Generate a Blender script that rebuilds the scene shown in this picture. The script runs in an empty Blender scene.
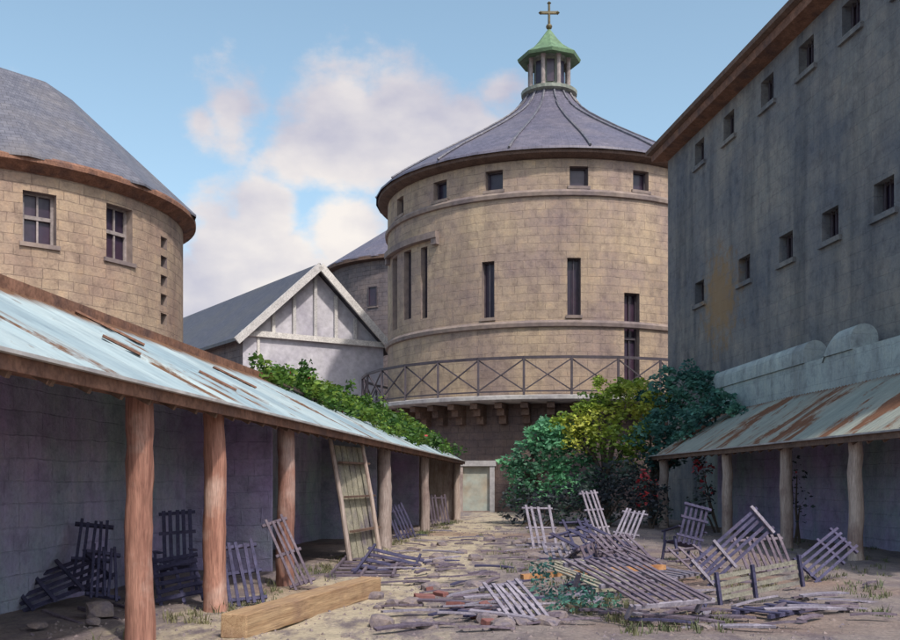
import bpy, math, random
import numpy as np
from mathutils import Vector, Matrix, Euler, noise as mnoise
random.seed(7); RNG = np.random.default_rng(7)
R = math.radians
SC = bpy.context.scene
COL = SC.collection

# ------------------------------------------------------------------ camera
cam_d = bpy.data.cameras.new('camera'); cam = bpy.data.objects.new('camera', cam_d); COL.objects.link(cam)
cam.location = (0, 0, 1.6); cam.rotation_euler = (R(90), 0, 0)
cam_d.lens = 40; cam_d.sensor_width = 36; cam_d.shift_y = 0.181; cam_d.clip_end = 3000
SC.camera = cam

# ------------------------------------------------------------------ sun, sky, exposure
SUN_EL, SUN_AZ = 51, 150            # azimuth clockwise from +Y
sx, sy, sz = math.sin(R(SUN_AZ))*math.cos(R(SUN_EL)), math.cos(R(SUN_AZ))*math.cos(R(SUN_EL)), math.sin(R(SUN_EL))
sl = bpy.data.lights.new('sun', 'SUN'); sl.energy = 2.5; sl.angle = R(2.5); sl.color = (1.0, 0.93, 0.84)
so = bpy.data.objects.new('sun', sl); COL.objects.link(so)
so.rotation_euler = Vector((sx, sy, sz)).to_track_quat('Z', 'Y').to_euler()
SC.view_settings.view_transform = 'Standard'; SC.view_settings.look = 'None'
SC.view_settings.exposure = 0.5; SC.view_settings.gamma = 1.0; SC.view_settings.use_curve_mapping = False
SKY_STRENGTH = 0.15

def direction(px, py):
    return Vector(((px-450)/1000, 1, (483-py)/1000)).normalized()

W = bpy.data.worlds.new('World'); SC.world = W; W.use_nodes = True
nt = W.node_tree; nt.nodes.clear()
def N(t, typ, **kw):
    n = t.nodes.new(typ)
    for k, v in kw.items(): setattr(n, k, v)
    return n
def math_node(t, op, a, b=None, clamp=False):
    n = N(t, 'ShaderNodeMath', operation=op, use_clamp=clamp)
    for i, v in enumerate((a, b)):
        if v is None: continue
        if isinstance(v, (int, float)): n.inputs[i].default_value = v
        else: t.links.new(v, n.inputs[i])
    return n.outputs[0]
sky = N(nt, 'ShaderNodeTexSky', sky_type='NISHITA', sun_disc=False, sun_elevation=R(SUN_EL), sun_rotation=R(SUN_AZ))
sky.air_density = 1.0; sky.dust_density = 2.2; sky.ozone_density = 1.0
hsv = N(nt, 'ShaderNodeHueSaturation'); hsv.inputs['Saturation'].default_value = 0.92; hsv.inputs['Hue'].default_value = .482
nt.links.new(sky.outputs[0], hsv.inputs['Color'])
bg = N(nt, 'ShaderNodeBackground'); bg.inputs[1].default_value = SKY_STRENGTH
nt.links.new(hsv.outputs[0], bg.inputs[0])
tc = N(nt, 'ShaderNodeTexCoord')
wn = N(nt, 'ShaderNodeTexNoise'); wn.inputs['Scale'].default_value = 9; wn.inputs['Detail'].default_value = 9; wn.inputs['Roughness'].default_value = .58
mp = N(nt, 'ShaderNodeMapping'); mp.inputs['Scale'].default_value = (1, 1, 1.5)
nt.links.new(tc.outputs['Generated'], mp.inputs[0]); nt.links.new(mp.outputs[0], wn.inputs[0])
clouds = [(345,132,62),(405,120,62),(300,150,38),(455,150,60),(225,105,40),(200,120,26),(375,165,40),(500,95,30),
          (230,255,60),(300,285,72),(195,310,85),(345,240,50),(265,225,40),(-200,200,150),(1100,100,200),(1500,300,260)]
best = None
for px, py, r in clouds:
    c = direction(px, py)
    vm = N(nt, 'ShaderNodeVectorMath', operation='DISTANCE'); nt.links.new(tc.outputs['Generated'], vm.inputs[0]); vm.inputs[1].default_value = c
    w = 1.35 if (py > 200 and px < 400) or px in (345, 405, 455) else .8
    v = math_node(nt, 'MULTIPLY', math_node(nt, 'SUBTRACT', 1.0, math_node(nt, 'DIVIDE', vm.outputs['Value'], r/1000*1.25)), w)
    best = v if best is None else math_node(nt, 'MAXIMUM', best, v)
best = math_node(nt, 'MAXIMUM', best, -.6)
dens = math_node(nt, 'ADD', best, math_node(nt, 'MULTIPLY', math_node(nt, 'SUBTRACT', wn.outputs[0], .5), 2.3))
cr = N(nt, 'ShaderNodeMapRange', interpolation_type='SMOOTHSTEP'); cr.inputs['From Min'].default_value = .08; cr.inputs['From Max'].default_value = .6
nt.links.new(dens, cr.inputs[0])
# light and shade inside the clouds: a second, lower octave, brighter to the top and the right
wn2 = N(nt, 'ShaderNodeTexNoise'); wn2.inputs['Scale'].default_value = 6; wn2.inputs['Detail'].default_value = 7
mp2 = N(nt, 'ShaderNodeMapping'); mp2.inputs['Location'].default_value = (-.03, 0, .05); mp2.inputs['Scale'].default_value = (1, 1, 1.7)
nt.links.new(tc.outputs['Generated'], mp2.inputs[0]); nt.links.new(mp2.outputs[0], wn2.inputs[0])
ramp = N(nt, 'ShaderNodeValToRGB'); e = ramp.color_ramp.elements
e[0].position = .36; e[0].color = (.42, .41, .49, 1); e[1].position = .62; e[1].color = (.76, .70, .65, 1)
nt.links.new(wn2.outputs[0], ramp.inputs[0])
bgc = N(nt, 'ShaderNodeBackground'); bgc.inputs[1].default_value = .92; nt.links.new(ramp.outputs[0], bgc.inputs[0])
mx = N(nt, 'ShaderNodeMixShader'); wo = N(nt, 'ShaderNodeOutputWorld')
nt.links.new(math_node(nt, 'MULTIPLY', cr.outputs[0], .93), mx.inputs[0]); nt.links.new(bg.outputs[0], mx.inputs[1]); nt.links.new(bgc.outputs[0], mx.inputs[2])
nt.links.new(mx.outputs[0], wo.inputs[0])

# ------------------------------------------------------------------ materials
def newmat(name):
    m = bpy.data.materials.new(name); m.use_nodes = True; t = m.node_tree
    return m, t, t.nodes['Principled BSDF']
def ntex(t, scale, detail=6, rough=.55, coord='Object', stretch=(1,1,1), dist=0, loc=(0,0,0)):
    tcn = N(t, 'ShaderNodeTexCoord'); mpn = N(t, 'ShaderNodeMapping'); mpn.inputs['Scale'].default_value = stretch; mpn.inputs['Location'].default_value = loc
    n = N(t, 'ShaderNodeTexNoise'); n.inputs['Scale'].default_value = scale; n.inputs['Detail'].default_value = detail
    n.inputs['Roughness'].default_value = rough; n.inputs['Distortion'].default_value = dist
    t.links.new(tcn.outputs[coord], mpn.inputs[0]); t.links.new(mpn.outputs[0], n.inputs[0])
    return n.outputs[0]
def rampn(t, fac, stops):
    r = N(t, 'ShaderNodeValToRGB'); el = r.color_ramp.elements
    while len(el) < len(stops): el.new(.5)
    for i, (p, c) in enumerate(stops):
        el[i].position = p; el[i].color = (*c, 1) if len(c) == 3 else c
    t.links.new(fac, r.inputs[0]); return r.outputs[0]
def mixc(t, fac, a, b, mode='MIX'):
    m = N(t, 'ShaderNodeMix', data_type='RGBA', blend_type=mode)
    for i, v in ((0, fac), (6, a), (7, b)):
        if isinstance(v, (int, float)): m.inputs[i].default_value = v
        elif isinstance(v, tuple): m.inputs[i].default_value = (*v, 1)
        else: t.links.new(v, m.inputs[i])
    return m.outputs[2]
def bumpn(t, p, h, strength=.5, dist=.02, prev=None):
    b = N(t, 'ShaderNodeBump'); b.inputs['Strength'].default_value = strength; b.inputs['Distance'].default_value = dist
    t.links.new(h, b.inputs['Height'])
    if prev is not None: t.links.new(prev, b.inputs['Normal'])
    t.links.new(b.outputs[0], p.inputs['Normal']); return b.outputs[0]

def stone(name, c1, c2, mortar, stain, bw=.75, bh=.36, stain_amt=.6, mort=.012, patch=None, bump=1.0, streak=.5, brickmix=1.0):
    m, t, p = newmat(name)
    tcn = N(t, 'ShaderNodeTexCoord')
    wob = N(t, 'ShaderNodeTexNoise'); wob.inputs['Scale'].default_value = 1.3; wob.inputs['Detail'].default_value = 3
    t.links.new(tcn.outputs['UV'], wob.inputs[0])
    va = N(t, 'ShaderNodeVectorMath', operation='MULTIPLY_ADD'); va.inputs[1].default_value = (.13, .11, 0)
    t.links.new(wob.outputs['Color'], va.inputs[0]); t.links.new(tcn.outputs['UV'], va.inputs[2])
    b = N(t, 'ShaderNodeTexBrick'); b.inputs['Scale'].default_value = 1
    b.inputs['Brick Width'].default_value = bw; b.inputs['Row Height'].default_value = bh
    b.squash = .62; b.squash_frequency = 3; b.offset = .37; b.offset_frequency = 2; b.inputs['Mortar Size'].default_value = mort; b.inputs['Mortar Smooth'].default_value = .6; b.inputs['Bias'].default_value = -.1
    b.inputs['Color1'].default_value = (*c1, 1); b.inputs['Color2'].default_value = (*c2, 1); b.inputs['Mortar'].default_value = (*mortar, 1)
    t.links.new(va.outputs[0], b.inputs[0])
    n1 = ntex(t, .35, 8, .62); n2 = ntex(t, 2.5, 8, .65); n3 = ntex(t, 1.1, 6, .6, stretch=(1, 1, .12)); n4 = ntex(t, 14, 6, .7)
    flat = tuple((a+b_)/2 for a, b_ in zip(c1, c2))
    c = mixc(t, brickmix, flat, b.outputs[0])
    c = mixc(t, rampn(t, n1, [(.38, (0,0,0)), (.66, (stain_amt,)*3)]), c, stain)
    c = mixc(t, rampn(t, n3, [(.46, (0,0,0)), (.75, (streak,)*3)]), c, tuple(x*.5 for x in stain))
    c = mixc(t, .8, c, rampn(t, n2, [(.3, (.62,.6,.62)), (.5, (1,1,1)), (.72, (1.22,1.15,1.05))]), 'MULTIPLY')
    c = mixc(t, .6, c, rampn(t, n4, [(.3, (.7,.7,.7)), (.6, (1.08,1.08,1.08))]), 'MULTIPLY')
    if patch:
        dn = N(t, 'ShaderNodeVectorMath', operation='DISTANCE'); t.links.new(tcn.outputs['Object'], dn.inputs[0]); dn.inputs[1].default_value = patch[1]
        pf = math_node(t, 'ADD', math_node(t, 'DIVIDE', dn.outputs['Value'], patch[2]), math_node(t, 'MULTIPLY', math_node(t, 'SUBTRACT', n2, .5), 2.2))
        c = mixc(t, rampn(t, pf, [(.35, (.75,)*3), (.95, (0,0,0))]), c, patch[0])
    t.links.new(c, p.inputs['Base Color']); p.inputs['Roughness'].default_value = .9; p.inputs['Specular IOR Level'].default_value = .2
    inv = math_node(t, 'MULTIPLY', math_node(t, 'SUBTRACT', 1, b.outputs['Fac']), brickmix)
    h = math_node(t, 'ADD', inv, math_node(t, 'MULTIPLY', n4, .9)); h = math_node(t, 'ADD', h, math_node(t, 'MULTIPLY', n2, .8))
    bumpn(t, p, h, bump, .03)
    return m
def wood(name, c1, c2, c3=None, stretch=(6, 6, .5), rough=.8, coord='Object', scale=2.5):
    m, t, p = newmat(name)
    n1 = ntex(t, scale, 8, .65, coord=coord, stretch=stretch, dist=.4); n2 = ntex(t, 1.1, 5, .6, coord=coord); n3 = ntex(t, scale*6, 5, .6, coord=coord, stretch=stretch)
    c = rampn(t, n1, [(.3, c1), (.68, c2)])
    if c3: c = mixc(t, rampn(t, n2, [(.5, (0,0,0)), (.66, (.8,)*3)]), c, c3)
    c = mixc(t, .7, c, rampn(t, n3, [(.35, (.55,)*3), (.6, (1.1,)*3)]), 'MULTIPLY')
    oi = N(t, 'ShaderNodeObjectInfo'); c = mixc(t, .8, c, rampn(t, oi.outputs['Random'], [(0, (.72,.72,.75)), (1, (1.2,1.17,1.12))]), 'MULTIPLY')
    t.links.new(c, p.inputs['Base Color']); p.inputs['Roughness'].default_value = rough; p.inputs['Specular IOR Level'].default_value = .25
    bumpn(t, p, math_node(t, 'ADD', n1, math_node(t, 'MULTIPLY', n3, .6)), .7, .01)
    return m
def slate(name, c1, c2, moss, bw=.3, bh=.22, moss_amt=.5):
    m, t, p = newmat(name)
    tcn = N(t, 'ShaderNodeTexCoord')
    b = N(t, 'ShaderNodeTexBrick'); b.inputs['Scale'].default_value = 1; b.inputs['Brick Width'].default_value = bw; b.inputs['Row Height'].default_value = bh
    b.inputs['Mortar Size'].default_value = .008; b.inputs['Color1'].default_value = (*c1, 1); b.inputs['Color2'].default_value = (*c2, 1)
    b.inputs['Mortar'].default_value = (*[x*.35 for x in c1], 1); t.links.new(tcn.outputs['UV'], b.inputs[0])
    n1 = ntex(t, .4, 7, .6); n2 = ntex(t, 3, 7, .6)
    c = mixc(t, rampn(t, n1, [(.45, (0,0,0)), (.68, (moss_amt,)*3)]), b.outputs[0], moss)
    c = mixc(t, .8, c, rampn(t, n2, [(.3, (.65,.65,.68)), (.7, (1.2,1.18,1.15))]), 'MULTIPLY')
    t.links.new(c, p.inputs['Base Color']); p.inputs['Roughness'].default_value = .55
    sp = N(t, 'ShaderNodeSeparateXYZ'); t.links.new(tcn.outputs['UV'], sp.inputs[0])
    saw = math_node(t, 'FRACT', math_node(t, 'DIVIDE', sp.outputs[1], bh))
    h = math_node(t, 'ADD', math_node(t, 'MULTIPLY', math_node(t, 'SUBTRACT', 1, saw), .8), math_node(t, 'SUBTRACT', 1, b.outputs['Fac']))
    bumpn(t, p, math_node(t, 'ADD', h, math_node(t, 'MULTIPLY', n2, .5)), .5, .02)
    return m
def sheet_metal(name, c1, c2, rust, rust_lo=.54, rough=.5):
    m, t, p = newmat(name)
    n1 = ntex(t, .9, 9, .68, coord='UV', stretch=(1, .45, 1), dist=.6); n2 = ntex(t, 6, 6, .6, coord='UV', stretch=(1.4, .3, 1)); n3 = ntex(t, .5, 4, .5, coord='UV', stretch=(.9,.35,1))
    c = rampn(t, n3, [(.35, c1), (.65, c2)])
    c = mixc(t, .6, c, rampn(t, n2, [(.3, (.6,.62,.66)), (.65, (1.12,)*3)]), 'MULTIPLY')
    # single sheets differ in tone
    tcn = N(t, 'ShaderNodeTexCoord'); sp = N(t, 'ShaderNodeSeparateXYZ'); t.links.new(tcn.outputs['UV'], sp.inputs[0])
    cell = math_node(t, 'FLOOR', math_node(t, 'DIVIDE', sp.outputs[0], .82)); wn_ = N(t, 'ShaderNodeTexWhiteNoise', noise_dimensions='1D'); t.links.new(cell, wn_.inputs['W'])
    c = mixc(t, .55, c, rampn(t, wn_.outputs[0], [(0, (.7,.72,.75)), (1, (1.15,1.13,1.1))]), 'MULTIPLY')
    f = rampn(t, math_node(t, 'ADD', n1, math_node(t, 'MULTIPLY', math_node(t, 'SUBTRACT', wn_.outputs[0], .5), .12)), [(rust_lo, (0,0,0)), (rust_lo+.07, (1,1,1))])
    f2 = math_node(t, 'MULTIPLY', math_node(t, 'POWER', math_node(t, 'MAXIMUM', math_node(t, 'DIVIDE', sp.outputs[1], 2.6), 0), 5), 1.3)
    f2 = rampn(t, math_node(t, 'MULTIPLY', f2, n1), [(.16, (0,0,0)), (.34, (1,1,1))]); f = math_node(t, 'MAXIMUM', f, f2)
    rc = rampn(t, n2, [(.3, tuple(x*.5 for x in rust)), (.7, rust)])
    c = mixc(t, f, c, rc)
    t.links.new(c, p.inputs['Base Color']); t.links.new(rampn(t, f, [(0, (rough,)*3), (1, (.9,)*3)]), p.inputs['Roughness'])
    p.inputs['Specular IOR Level'].default_value = .35
    bumpn(t, p, n2, .35, .01)
    return m
def plain(name, c, rough=.7, nscale=6, var=.35, metal=0, stretch=(1,1,1), c2=None):
    m, t, p = newmat(name)
    n1 = ntex(t, nscale, 7, .62, stretch=stretch); n2 = ntex(t, nscale*.2, 5, .6)
    cc = mixc(t, rampn(t, n2, [(.42, (0,0,0)), (.64, (1,1,1))]), c, c2 or tuple(x*.7 for x in c))
    cc = mixc(t, 1, cc, rampn(t, n1, [(.3, (1-var,)*3), (.7, (1+var*.4,)*3)]), 'MULTIPLY')
    t.links.new(cc, p.inputs['Base Color']); p.inputs['Roughness'].default_value = rough; p.inputs['Metallic'].default_value = metal
    bumpn(t, p, n1, .4, .015)
    return m
def leafmat(name, a, b, c, scale=.55):
    m, t, p = newmat(name)
    n1 = ntex(t, scale, 3, .5); at = N(t, 'ShaderNodeAttribute', attribute_name='tone')
    col = rampn(t, n1, [(.36, a), (.5, b), (.64, c)])
    col = mixc(t, 1, col, rampn(t, at.outputs['Fac'], [(0, (.55,.6,.6)), (1, (1.35,1.3,1.15))]), 'MULTIPLY')
    t.links.new(col, p.inputs['Base Color']); p.inputs['Roughness'].default_value = .5; p.inputs['Specular IOR Level'].default_value = .3
    tr = N(t, 'ShaderNodeBsdfTranslucent'); t.links.new(col, tr.inputs[0]); mxs = N(t, 'ShaderNodeMixShader'); mxs.inputs[0].default_value = .3
    out = [n for n in t.nodes if n.type == 'OUTPUT_MATERIAL'][0]
    t.links.new(p.outputs[0], mxs.inputs[1]); t.links.new(tr.outputs[0], mxs.inputs[2]); t.links.new(mxs.outputs[0], out.inputs[0])
    return m

M = dict(
 tower=stone('tower sandstone', (.48,.37,.255), (.35,.27,.20), (.32,.25,.19), (.24,.18,.185), .95, .38, .8, streak=.5, brickmix=.6),
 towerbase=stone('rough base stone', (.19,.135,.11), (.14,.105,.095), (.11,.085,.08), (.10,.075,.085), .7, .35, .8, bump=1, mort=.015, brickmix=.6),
 leftwall=stone('pale sandstone', (.49,.37,.255), (.35,.265,.205), (.31,.235,.185), (.30,.20,.17), .85, .33, .7, streak=.4, brickmix=.7),
 cell=stone('grey prison wall', (.28,.25,.225), (.215,.225,.225), (.14,.135,.14), (.115,.13,.165), .95, .45, .85, patch=((.30,.19,.09), (.69,-6.0,8.6), 2.2), streak=.75, mort=.012, bump=.7, brickmix=.4),
 backstone=stone('distant brown stone', (.20,.165,.16), (.155,.135,.14), (.12,.1,.1), (.14,.12,.14), .9, .4),
 trim=plain('weathered string stone', (.27,.21,.18), .9, 3, c2=(.19,.15,.15)),
 paletrim=plain('pale stone ledge', (.44,.42,.41), .85, 4, c2=(.32,.3,.31)),
 slate=slate('violet slate', (.135,.125,.175), (.10,.095,.135), (.20,.17,.19)),
 slate2=slate('grey slate', (.15,.15,.18), (.115,.115,.145), (.19,.165,.15)),
 darkslate=slate('dark slate', (.085,.08,.10), (.06,.058,.078), (.10,.09,.08)),
 eave=wood('brown eave timber', (.10,.065,.055), (.20,.13,.10), stretch=(1,1,1)),
 redfascia=wood('red brown fascia', (.13,.065,.045), (.30,.16,.11), (.09,.06,.06), stretch=(1,1,1), scale=3),
 copper=plain('green copper', (.14,.24,.13), .65, 4, c2=(.09,.15,.08)),
 bronze=plain('tarnished gilt iron', (.16,.13,.07), .5, 8, metal=.4),
 lantern=plain('grey green louvre paint', (.30,.33,.28), .7, 6),
 glass=plain('dark window', (.03,.022,.045), .3, 3, c2=(.055,.03,.05)),
 bars=plain('faded window frame', (.34,.29,.28), .8, 6),
 iron=plain('dark iron', (.07,.055,.07), .6, 8),
 plaster=plain('lilac grey plaster', (.55,.53,.57), .9, 3, c2=(.42,.40,.46), var=.25),
 whitewood=wood('off white barge board', (.5,.48,.47), (.66,.64,.62), stretch=(1,1,1)),
 post=wood('red brown post', (.19,.085,.065), (.42,.225,.17), (.52,.39,.34), stretch=(5,5,.35)),
 palepost=wood('bleached post', (.30,.23,.20), (.50,.42,.38), (.22,.15,.14), stretch=(5,5,.35)),
 roofblue=sheet_metal('pale blue sheet roof', (.23,.31,.35), (.36,.43,.44), (.16,.085,.05), .56),
 rustroof=sheet_metal('rusty sheet roof', (.22,.26,.24), (.27,.27,.23), (.18,.085,.05), .50, .8),
 inwall=stone('shade tinted mossy shed wall', (.46,.34,.58), (.36,.28,.5), (.32,.24,.43), (.26,.40,.37), .6, .3, .8, streak=.6, brickmix=.3),  # violet base colour paints in the sheds' inner shade; green stain is moss
 greywall=stone('blue grey rendered wall', (.44,.51,.51), (.37,.44,.45), (.27,.31,.32), (.23,.24,.26), 1.1, .55, .5, brickmix=.5, bump=.5),
 beam=wood('sawn timber', (.28,.17,.095), (.50,.35,.21), (.24,.15,.11), stretch=(9,.35,9), scale=1.6),
 shadeslat=wood('weathered slats with painted shade', (.035,.035,.075), (.085,.08,.15), (.06,.045,.07), stretch=(1,1,1), scale=5),  # dark purple-blue colour stands in for weathered slats lying in shade
 greyslat=wood('silver grey slats', (.16,.145,.19), (.31,.285,.34), (.13,.11,.16), stretch=(1,1,1), scale=5),
 oliveslat=wood('olive faded slats', (.20,.19,.15), (.36,.34,.27), (.13,.11,.15), stretch=(1,1,1), scale=5),
 violetslat=wood('violet brown slats', (.09,.07,.10), (.18,.145,.18), (.25,.22,.25), stretch=(1,1,1), scale=5),
 orange=wood('orange brown plank', (.28,.12,.05), (.48,.28,.14), stretch=(1,1,1)),
 rock=plain('rubble stone', (.24,.19,.175), .9, 7, c2=(.15,.125,.15)),
 brick=plain('broken red brick', (.22,.085,.075), .9, 9, c2=(.20,.11,.11)),
 bark=plain('bark', (.10,.075,.06), .95, 8, stretch=(1,1,.3)),
 leafteal=leafmat('teal green leaves', (0.068, 0.168, 0.112), (0.124, 0.338, 0.192), (0.203, 0.473, 0.27)),
 leafyellow=leafmat('yellow green leaves', (0.088, 0.166, 0.039), (0.255, 0.352, 0.058), (0.5, 0.5, 0.097)),
 leafblue=leafmat('blue green leaves', (0.034, 0.095, 0.101), (0.063, 0.179, 0.168), (0.126, 0.294, 0.231)),
 leafvine=leafmat('vine leaves', (.03,.085,.02), (.08,.17,.03), (.17,.25,.04), 1.2),
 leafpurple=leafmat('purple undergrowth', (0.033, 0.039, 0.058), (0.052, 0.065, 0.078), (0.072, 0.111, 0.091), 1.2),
 flower=plain('red blossom', (.45,.03,.035), .6, 5, c2=(.30,.02,.04)),
 grass=plain('dry grass', (.15,.14,.07), .8, 2, c2=(.08,.11,.05)),
 door=plain('grey green door', (.36,.40,.36), .8, 2, c2=(.38,.27,.17), var=.3),
)

# ------------------------------------------------------------------ mesh helpers
class MB:
    def __init__(s): s.v = []; s.f = []; s.uv = []
    def face(s, pts, uv=None):
        i = len(s.v); s.v += [tuple(p) for p in pts]; s.f.append(tuple(range(i, i+len(pts))))
        if uv is None:
            a, b, c = Vector(pts[0]), Vector(pts[1]), Vector(pts[2]); n = (b-a).cross(c-a)
            if n.length > 0: n.normalize()
            if abs(n.z) > .75: uv = [(p[0], p[1]) for p in pts]
            elif abs(n.x) > abs(n.y): uv = [(p[1], p[2]) for p in pts]
            else: uv = [(p[0], p[2]) for p in pts]
        s.uv += [(u[0], u[1]) for u in uv]
        return s
    def hexa(s, p):      # 8 corners, bottom 0-3 ccw, top 4-7
        for q in ((3,2,1,0),(4,5,6,7),(0,1,5,4),(1,2,6,5),(2,3,7,6),(3,0,4,7)): s.face([p[k] for k in q])
        return s
    def box(s, x0, x1, y0, y1, z0, z1, m=None):
        p = [Vector(q) for q in ((x0,y0,z0),(x1,y0,z0),(x1,y1,z0),(x0,y1,z0),(x0,y0,z1),(x1,y0,z1),(x1,y1,z1),(x0,y1,z1))]
        if m is not None: p = [m @ q for q in p]
        return s.hexa(p)
    def bar(s, a, b, w, h, up=(0,0,1), bend=0, seg=1, tip=1):
        a, b = Vector(a), Vector(b); d = (b-a).normalized(); up = Vector(up)
        if abs(d.dot(up)) > .98: up = Vector((0,1,0))
        x = d.cross(up).normalized(); y = x.cross(d).normalized(); rings = []
        for k in range(seg+1):
            t = k/seg; c = a.lerp(b, t) + y*(bend*math.sin(math.pi*t)); ww_ = w*(tip if k == seg else 1)
            rings.append([c+x*(i*ww_/2+(w-ww_)*.3)+y*(j*h/2) for i, j in ((-1,-1),(1,-1),(1,1),(-1,1))])
        L = (b-a).length
        for k in range(seg):
            r, q = rings[k], rings[k+1]
            for i in range(4):
                j = (i+1) % 4; ww = w if i % 2 == 0 else h
                s.face([r[i], r[j], q[j], q[i]], [(0, L*k/seg), (ww, L*k/seg), (ww, L*(k+1)/seg), (0, L*(k+1)/seg)])
        s.face(rings[0][::-1]); s.face(rings[-1]); return s
    def tube(s, pts, radii, n=8, jit=0, cap=True):
        rings = []
        pts = [Vector(p) for p in pts]
        for k, p in enumerate(pts):
            d = (pts[min(k+1, len(pts)-1)] - pts[max(k-1, 0)]).normalized()
            up = Vector((0,1,0)) if abs(d.z) > .7 else Vector((0,0,1))
            x = d.cross(up).normalized(); y = x.cross(d)
            rings.append([p + (x*math.cos(2*math.pi*i/n) + y*math.sin(2*math.pi*i/n))*radii[k]*(1+random.uniform(-jit, jit)) for i in range(n)])
        for k in range(len(rings)-1):
            for i in range(n):
                j = (i+1) % n; s.face([rings[k][i], rings[k][j], rings[k+1][j], rings[k+1][i]])
        if cap: s.face(rings[0][::-1]); s.face(rings[-1])
        return s
    def lathe(s, cx, cy, prof, n=96, a0=0, a1=2*math.pi):
        vv = [0]
        for k in range(1, len(prof)): vv.append(vv[-1]+math.dist(prof[k], prof[k-1]))
        rr = max(r for r, z in prof)
        def pt(a, r, z): return (cx+r*math.sin(a), cy-r*math.cos(a), z)
        for i in range(n):
            t0, t1 = a0+(a1-a0)*i/n, a0+(a1-a0)*(i+1)/n
            for k in range(len(prof)-1):
                (r0, z0), (r1, z1) = prof[k], prof[k+1]
                q = [pt(t0, r0, z0), pt(t1, r0, z0), pt(t1, r1, z1), pt(t0, r1, z1)]; u = [(t0*rr, vv[k]), (t1*rr, vv[k]), (t1*rr, vv[k+1]), (t0*rr, vv[k+1])]
                if r1 < 1e-4: q, u = q[:3], u[:3]
                elif r0 < 1e-4: q, u = [q[0], q[2], q[3]], [u[0], u[2], u[3]]
                s.face(q, u)
        return s
    def build(s, name, mat, parent=None, smooth=False, bevel=0, merge=False):
        me = bpy.data.meshes.new(name); me.from_pydata(s.v, [], s.f)
        uvl = me.uv_layers.new(name='UVMap'); uvl.data.foreach_set('uv', np.array(s.uv, dtype=np.float32).ravel())
        if merge or smooth:
            import bmesh
            bm = bmesh.new(); bm.from_mesh(me); bmesh.ops.remove_doubles(bm, verts=bm.verts, dist=.0005); bm.to_mesh(me); bm.free()
        if smooth:
            me.polygons.foreach_set('use_smooth', [True]*len(me.polygons))
            try: me.set_sharp_from_angle(angle=R(38))
            except Exception: pass
        me.materials.append(mat); me.update()
        o = bpy.data.objects.new(name, me); COL.objects.link(o)
        if parent is not None: o.parent = parent
        if bevel:
            b = o.modifiers.new('bevel', 'BEVEL'); b.width = bevel; b.segments = 2; b.limit_method = 'ANGLE'
        return o
def tag(o, label=None, cat=None, group=None, kind=None):
    if label: o['label'] = label
    if cat: o['category'] = cat
    if group: o['group'] = group
    if kind: o['kind'] = kind
    return o
def thing(name, label, cat, loc=(0,0,0), group=None, matrix=None):
    o = bpy.data.objects.new(name, None); COL.objects.link(o); o.empty_display_size = .3
    if matrix is not None: o.matrix_world = matrix
    else: o.location = loc
    return tag(o, label, cat, group)
def rel(mb, loc):        # shift a builder's vertices into the space of a thing at loc
    mb.v = [(x-loc[0], y-loc[1], z-loc[2]) for x, y, z in mb.v]; return mb

def gridwall(mb, f, u0, u1, z0, z1, opens, du, depth=.4, dz=1.5):
    """wall skin f(u,z,inset) with real openings"""
    us = {round(u0, 4), round(u1, 4)}; zs = {round(z0, 4), round(z1, 4)}
    for a, b, c, d in opens: us |= {round(a, 4), round(b, 4)}; zs |= {round(c, 4), round(d, 4)}
    def fill(sv, step):
        L = sorted(sv); out = []
        for a, b in zip(L, L[1:]):
            n = max(1, math.ceil((b-a)/step)); out += [a+(b-a)*k/n for k in range(n)]
        return out+[L[-1]]
    us, zs = fill(us, du), fill(zs, dz)
    scale = (Vector(f(u0+.01, z0, 0))-Vector(f(u0, z0, 0))).length/.01
    for a, b in zip(us, us[1:]):
        for c, d in zip(zs, zs[1:]):
            um, zm = (a+b)/2, (c+d)/2
            if any(o[0] < um < o[1] and o[2] < zm < o[3] for o in opens): continue
            mb.face([f(a,c,0), f(b,c,0), f(b,d,0), f(a,d,0)], [(a*scale,c), (b*scale,c), (b*scale,d), (a*scale,d)])

def reveal(f, a, b, c, d, depth=.4):
    rev = MB()
    rev.face([f(a,c,0), f(a,c,depth), f(a,d,depth), f(a,d,0)]); rev.face([f(b,c,depth), f(b,c,0), f(b,d,0), f(b,d,depth)])
    rev.face([f(a,c,0), f(b,c,0), f(b,c,depth), f(a,c,depth)]); rev.face([f(a,d,depth), f(b,d,depth), f(b,d,0), f(a,d,0)])
    return rev

def slab(mb, f, a, b, c, d, i0, i1):
    """small block on a wall surface between insets i0 (outer, negative is proud) and i1"""
    mb.hexa([Vector(q) for q in (f(a,c,i0), f(b,c,i0), f(b,c,i1), f(a,c,i1), f(a,d,i0), f(b,d,i0), f(b,d,i1), f(a,d,i1))])

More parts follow.
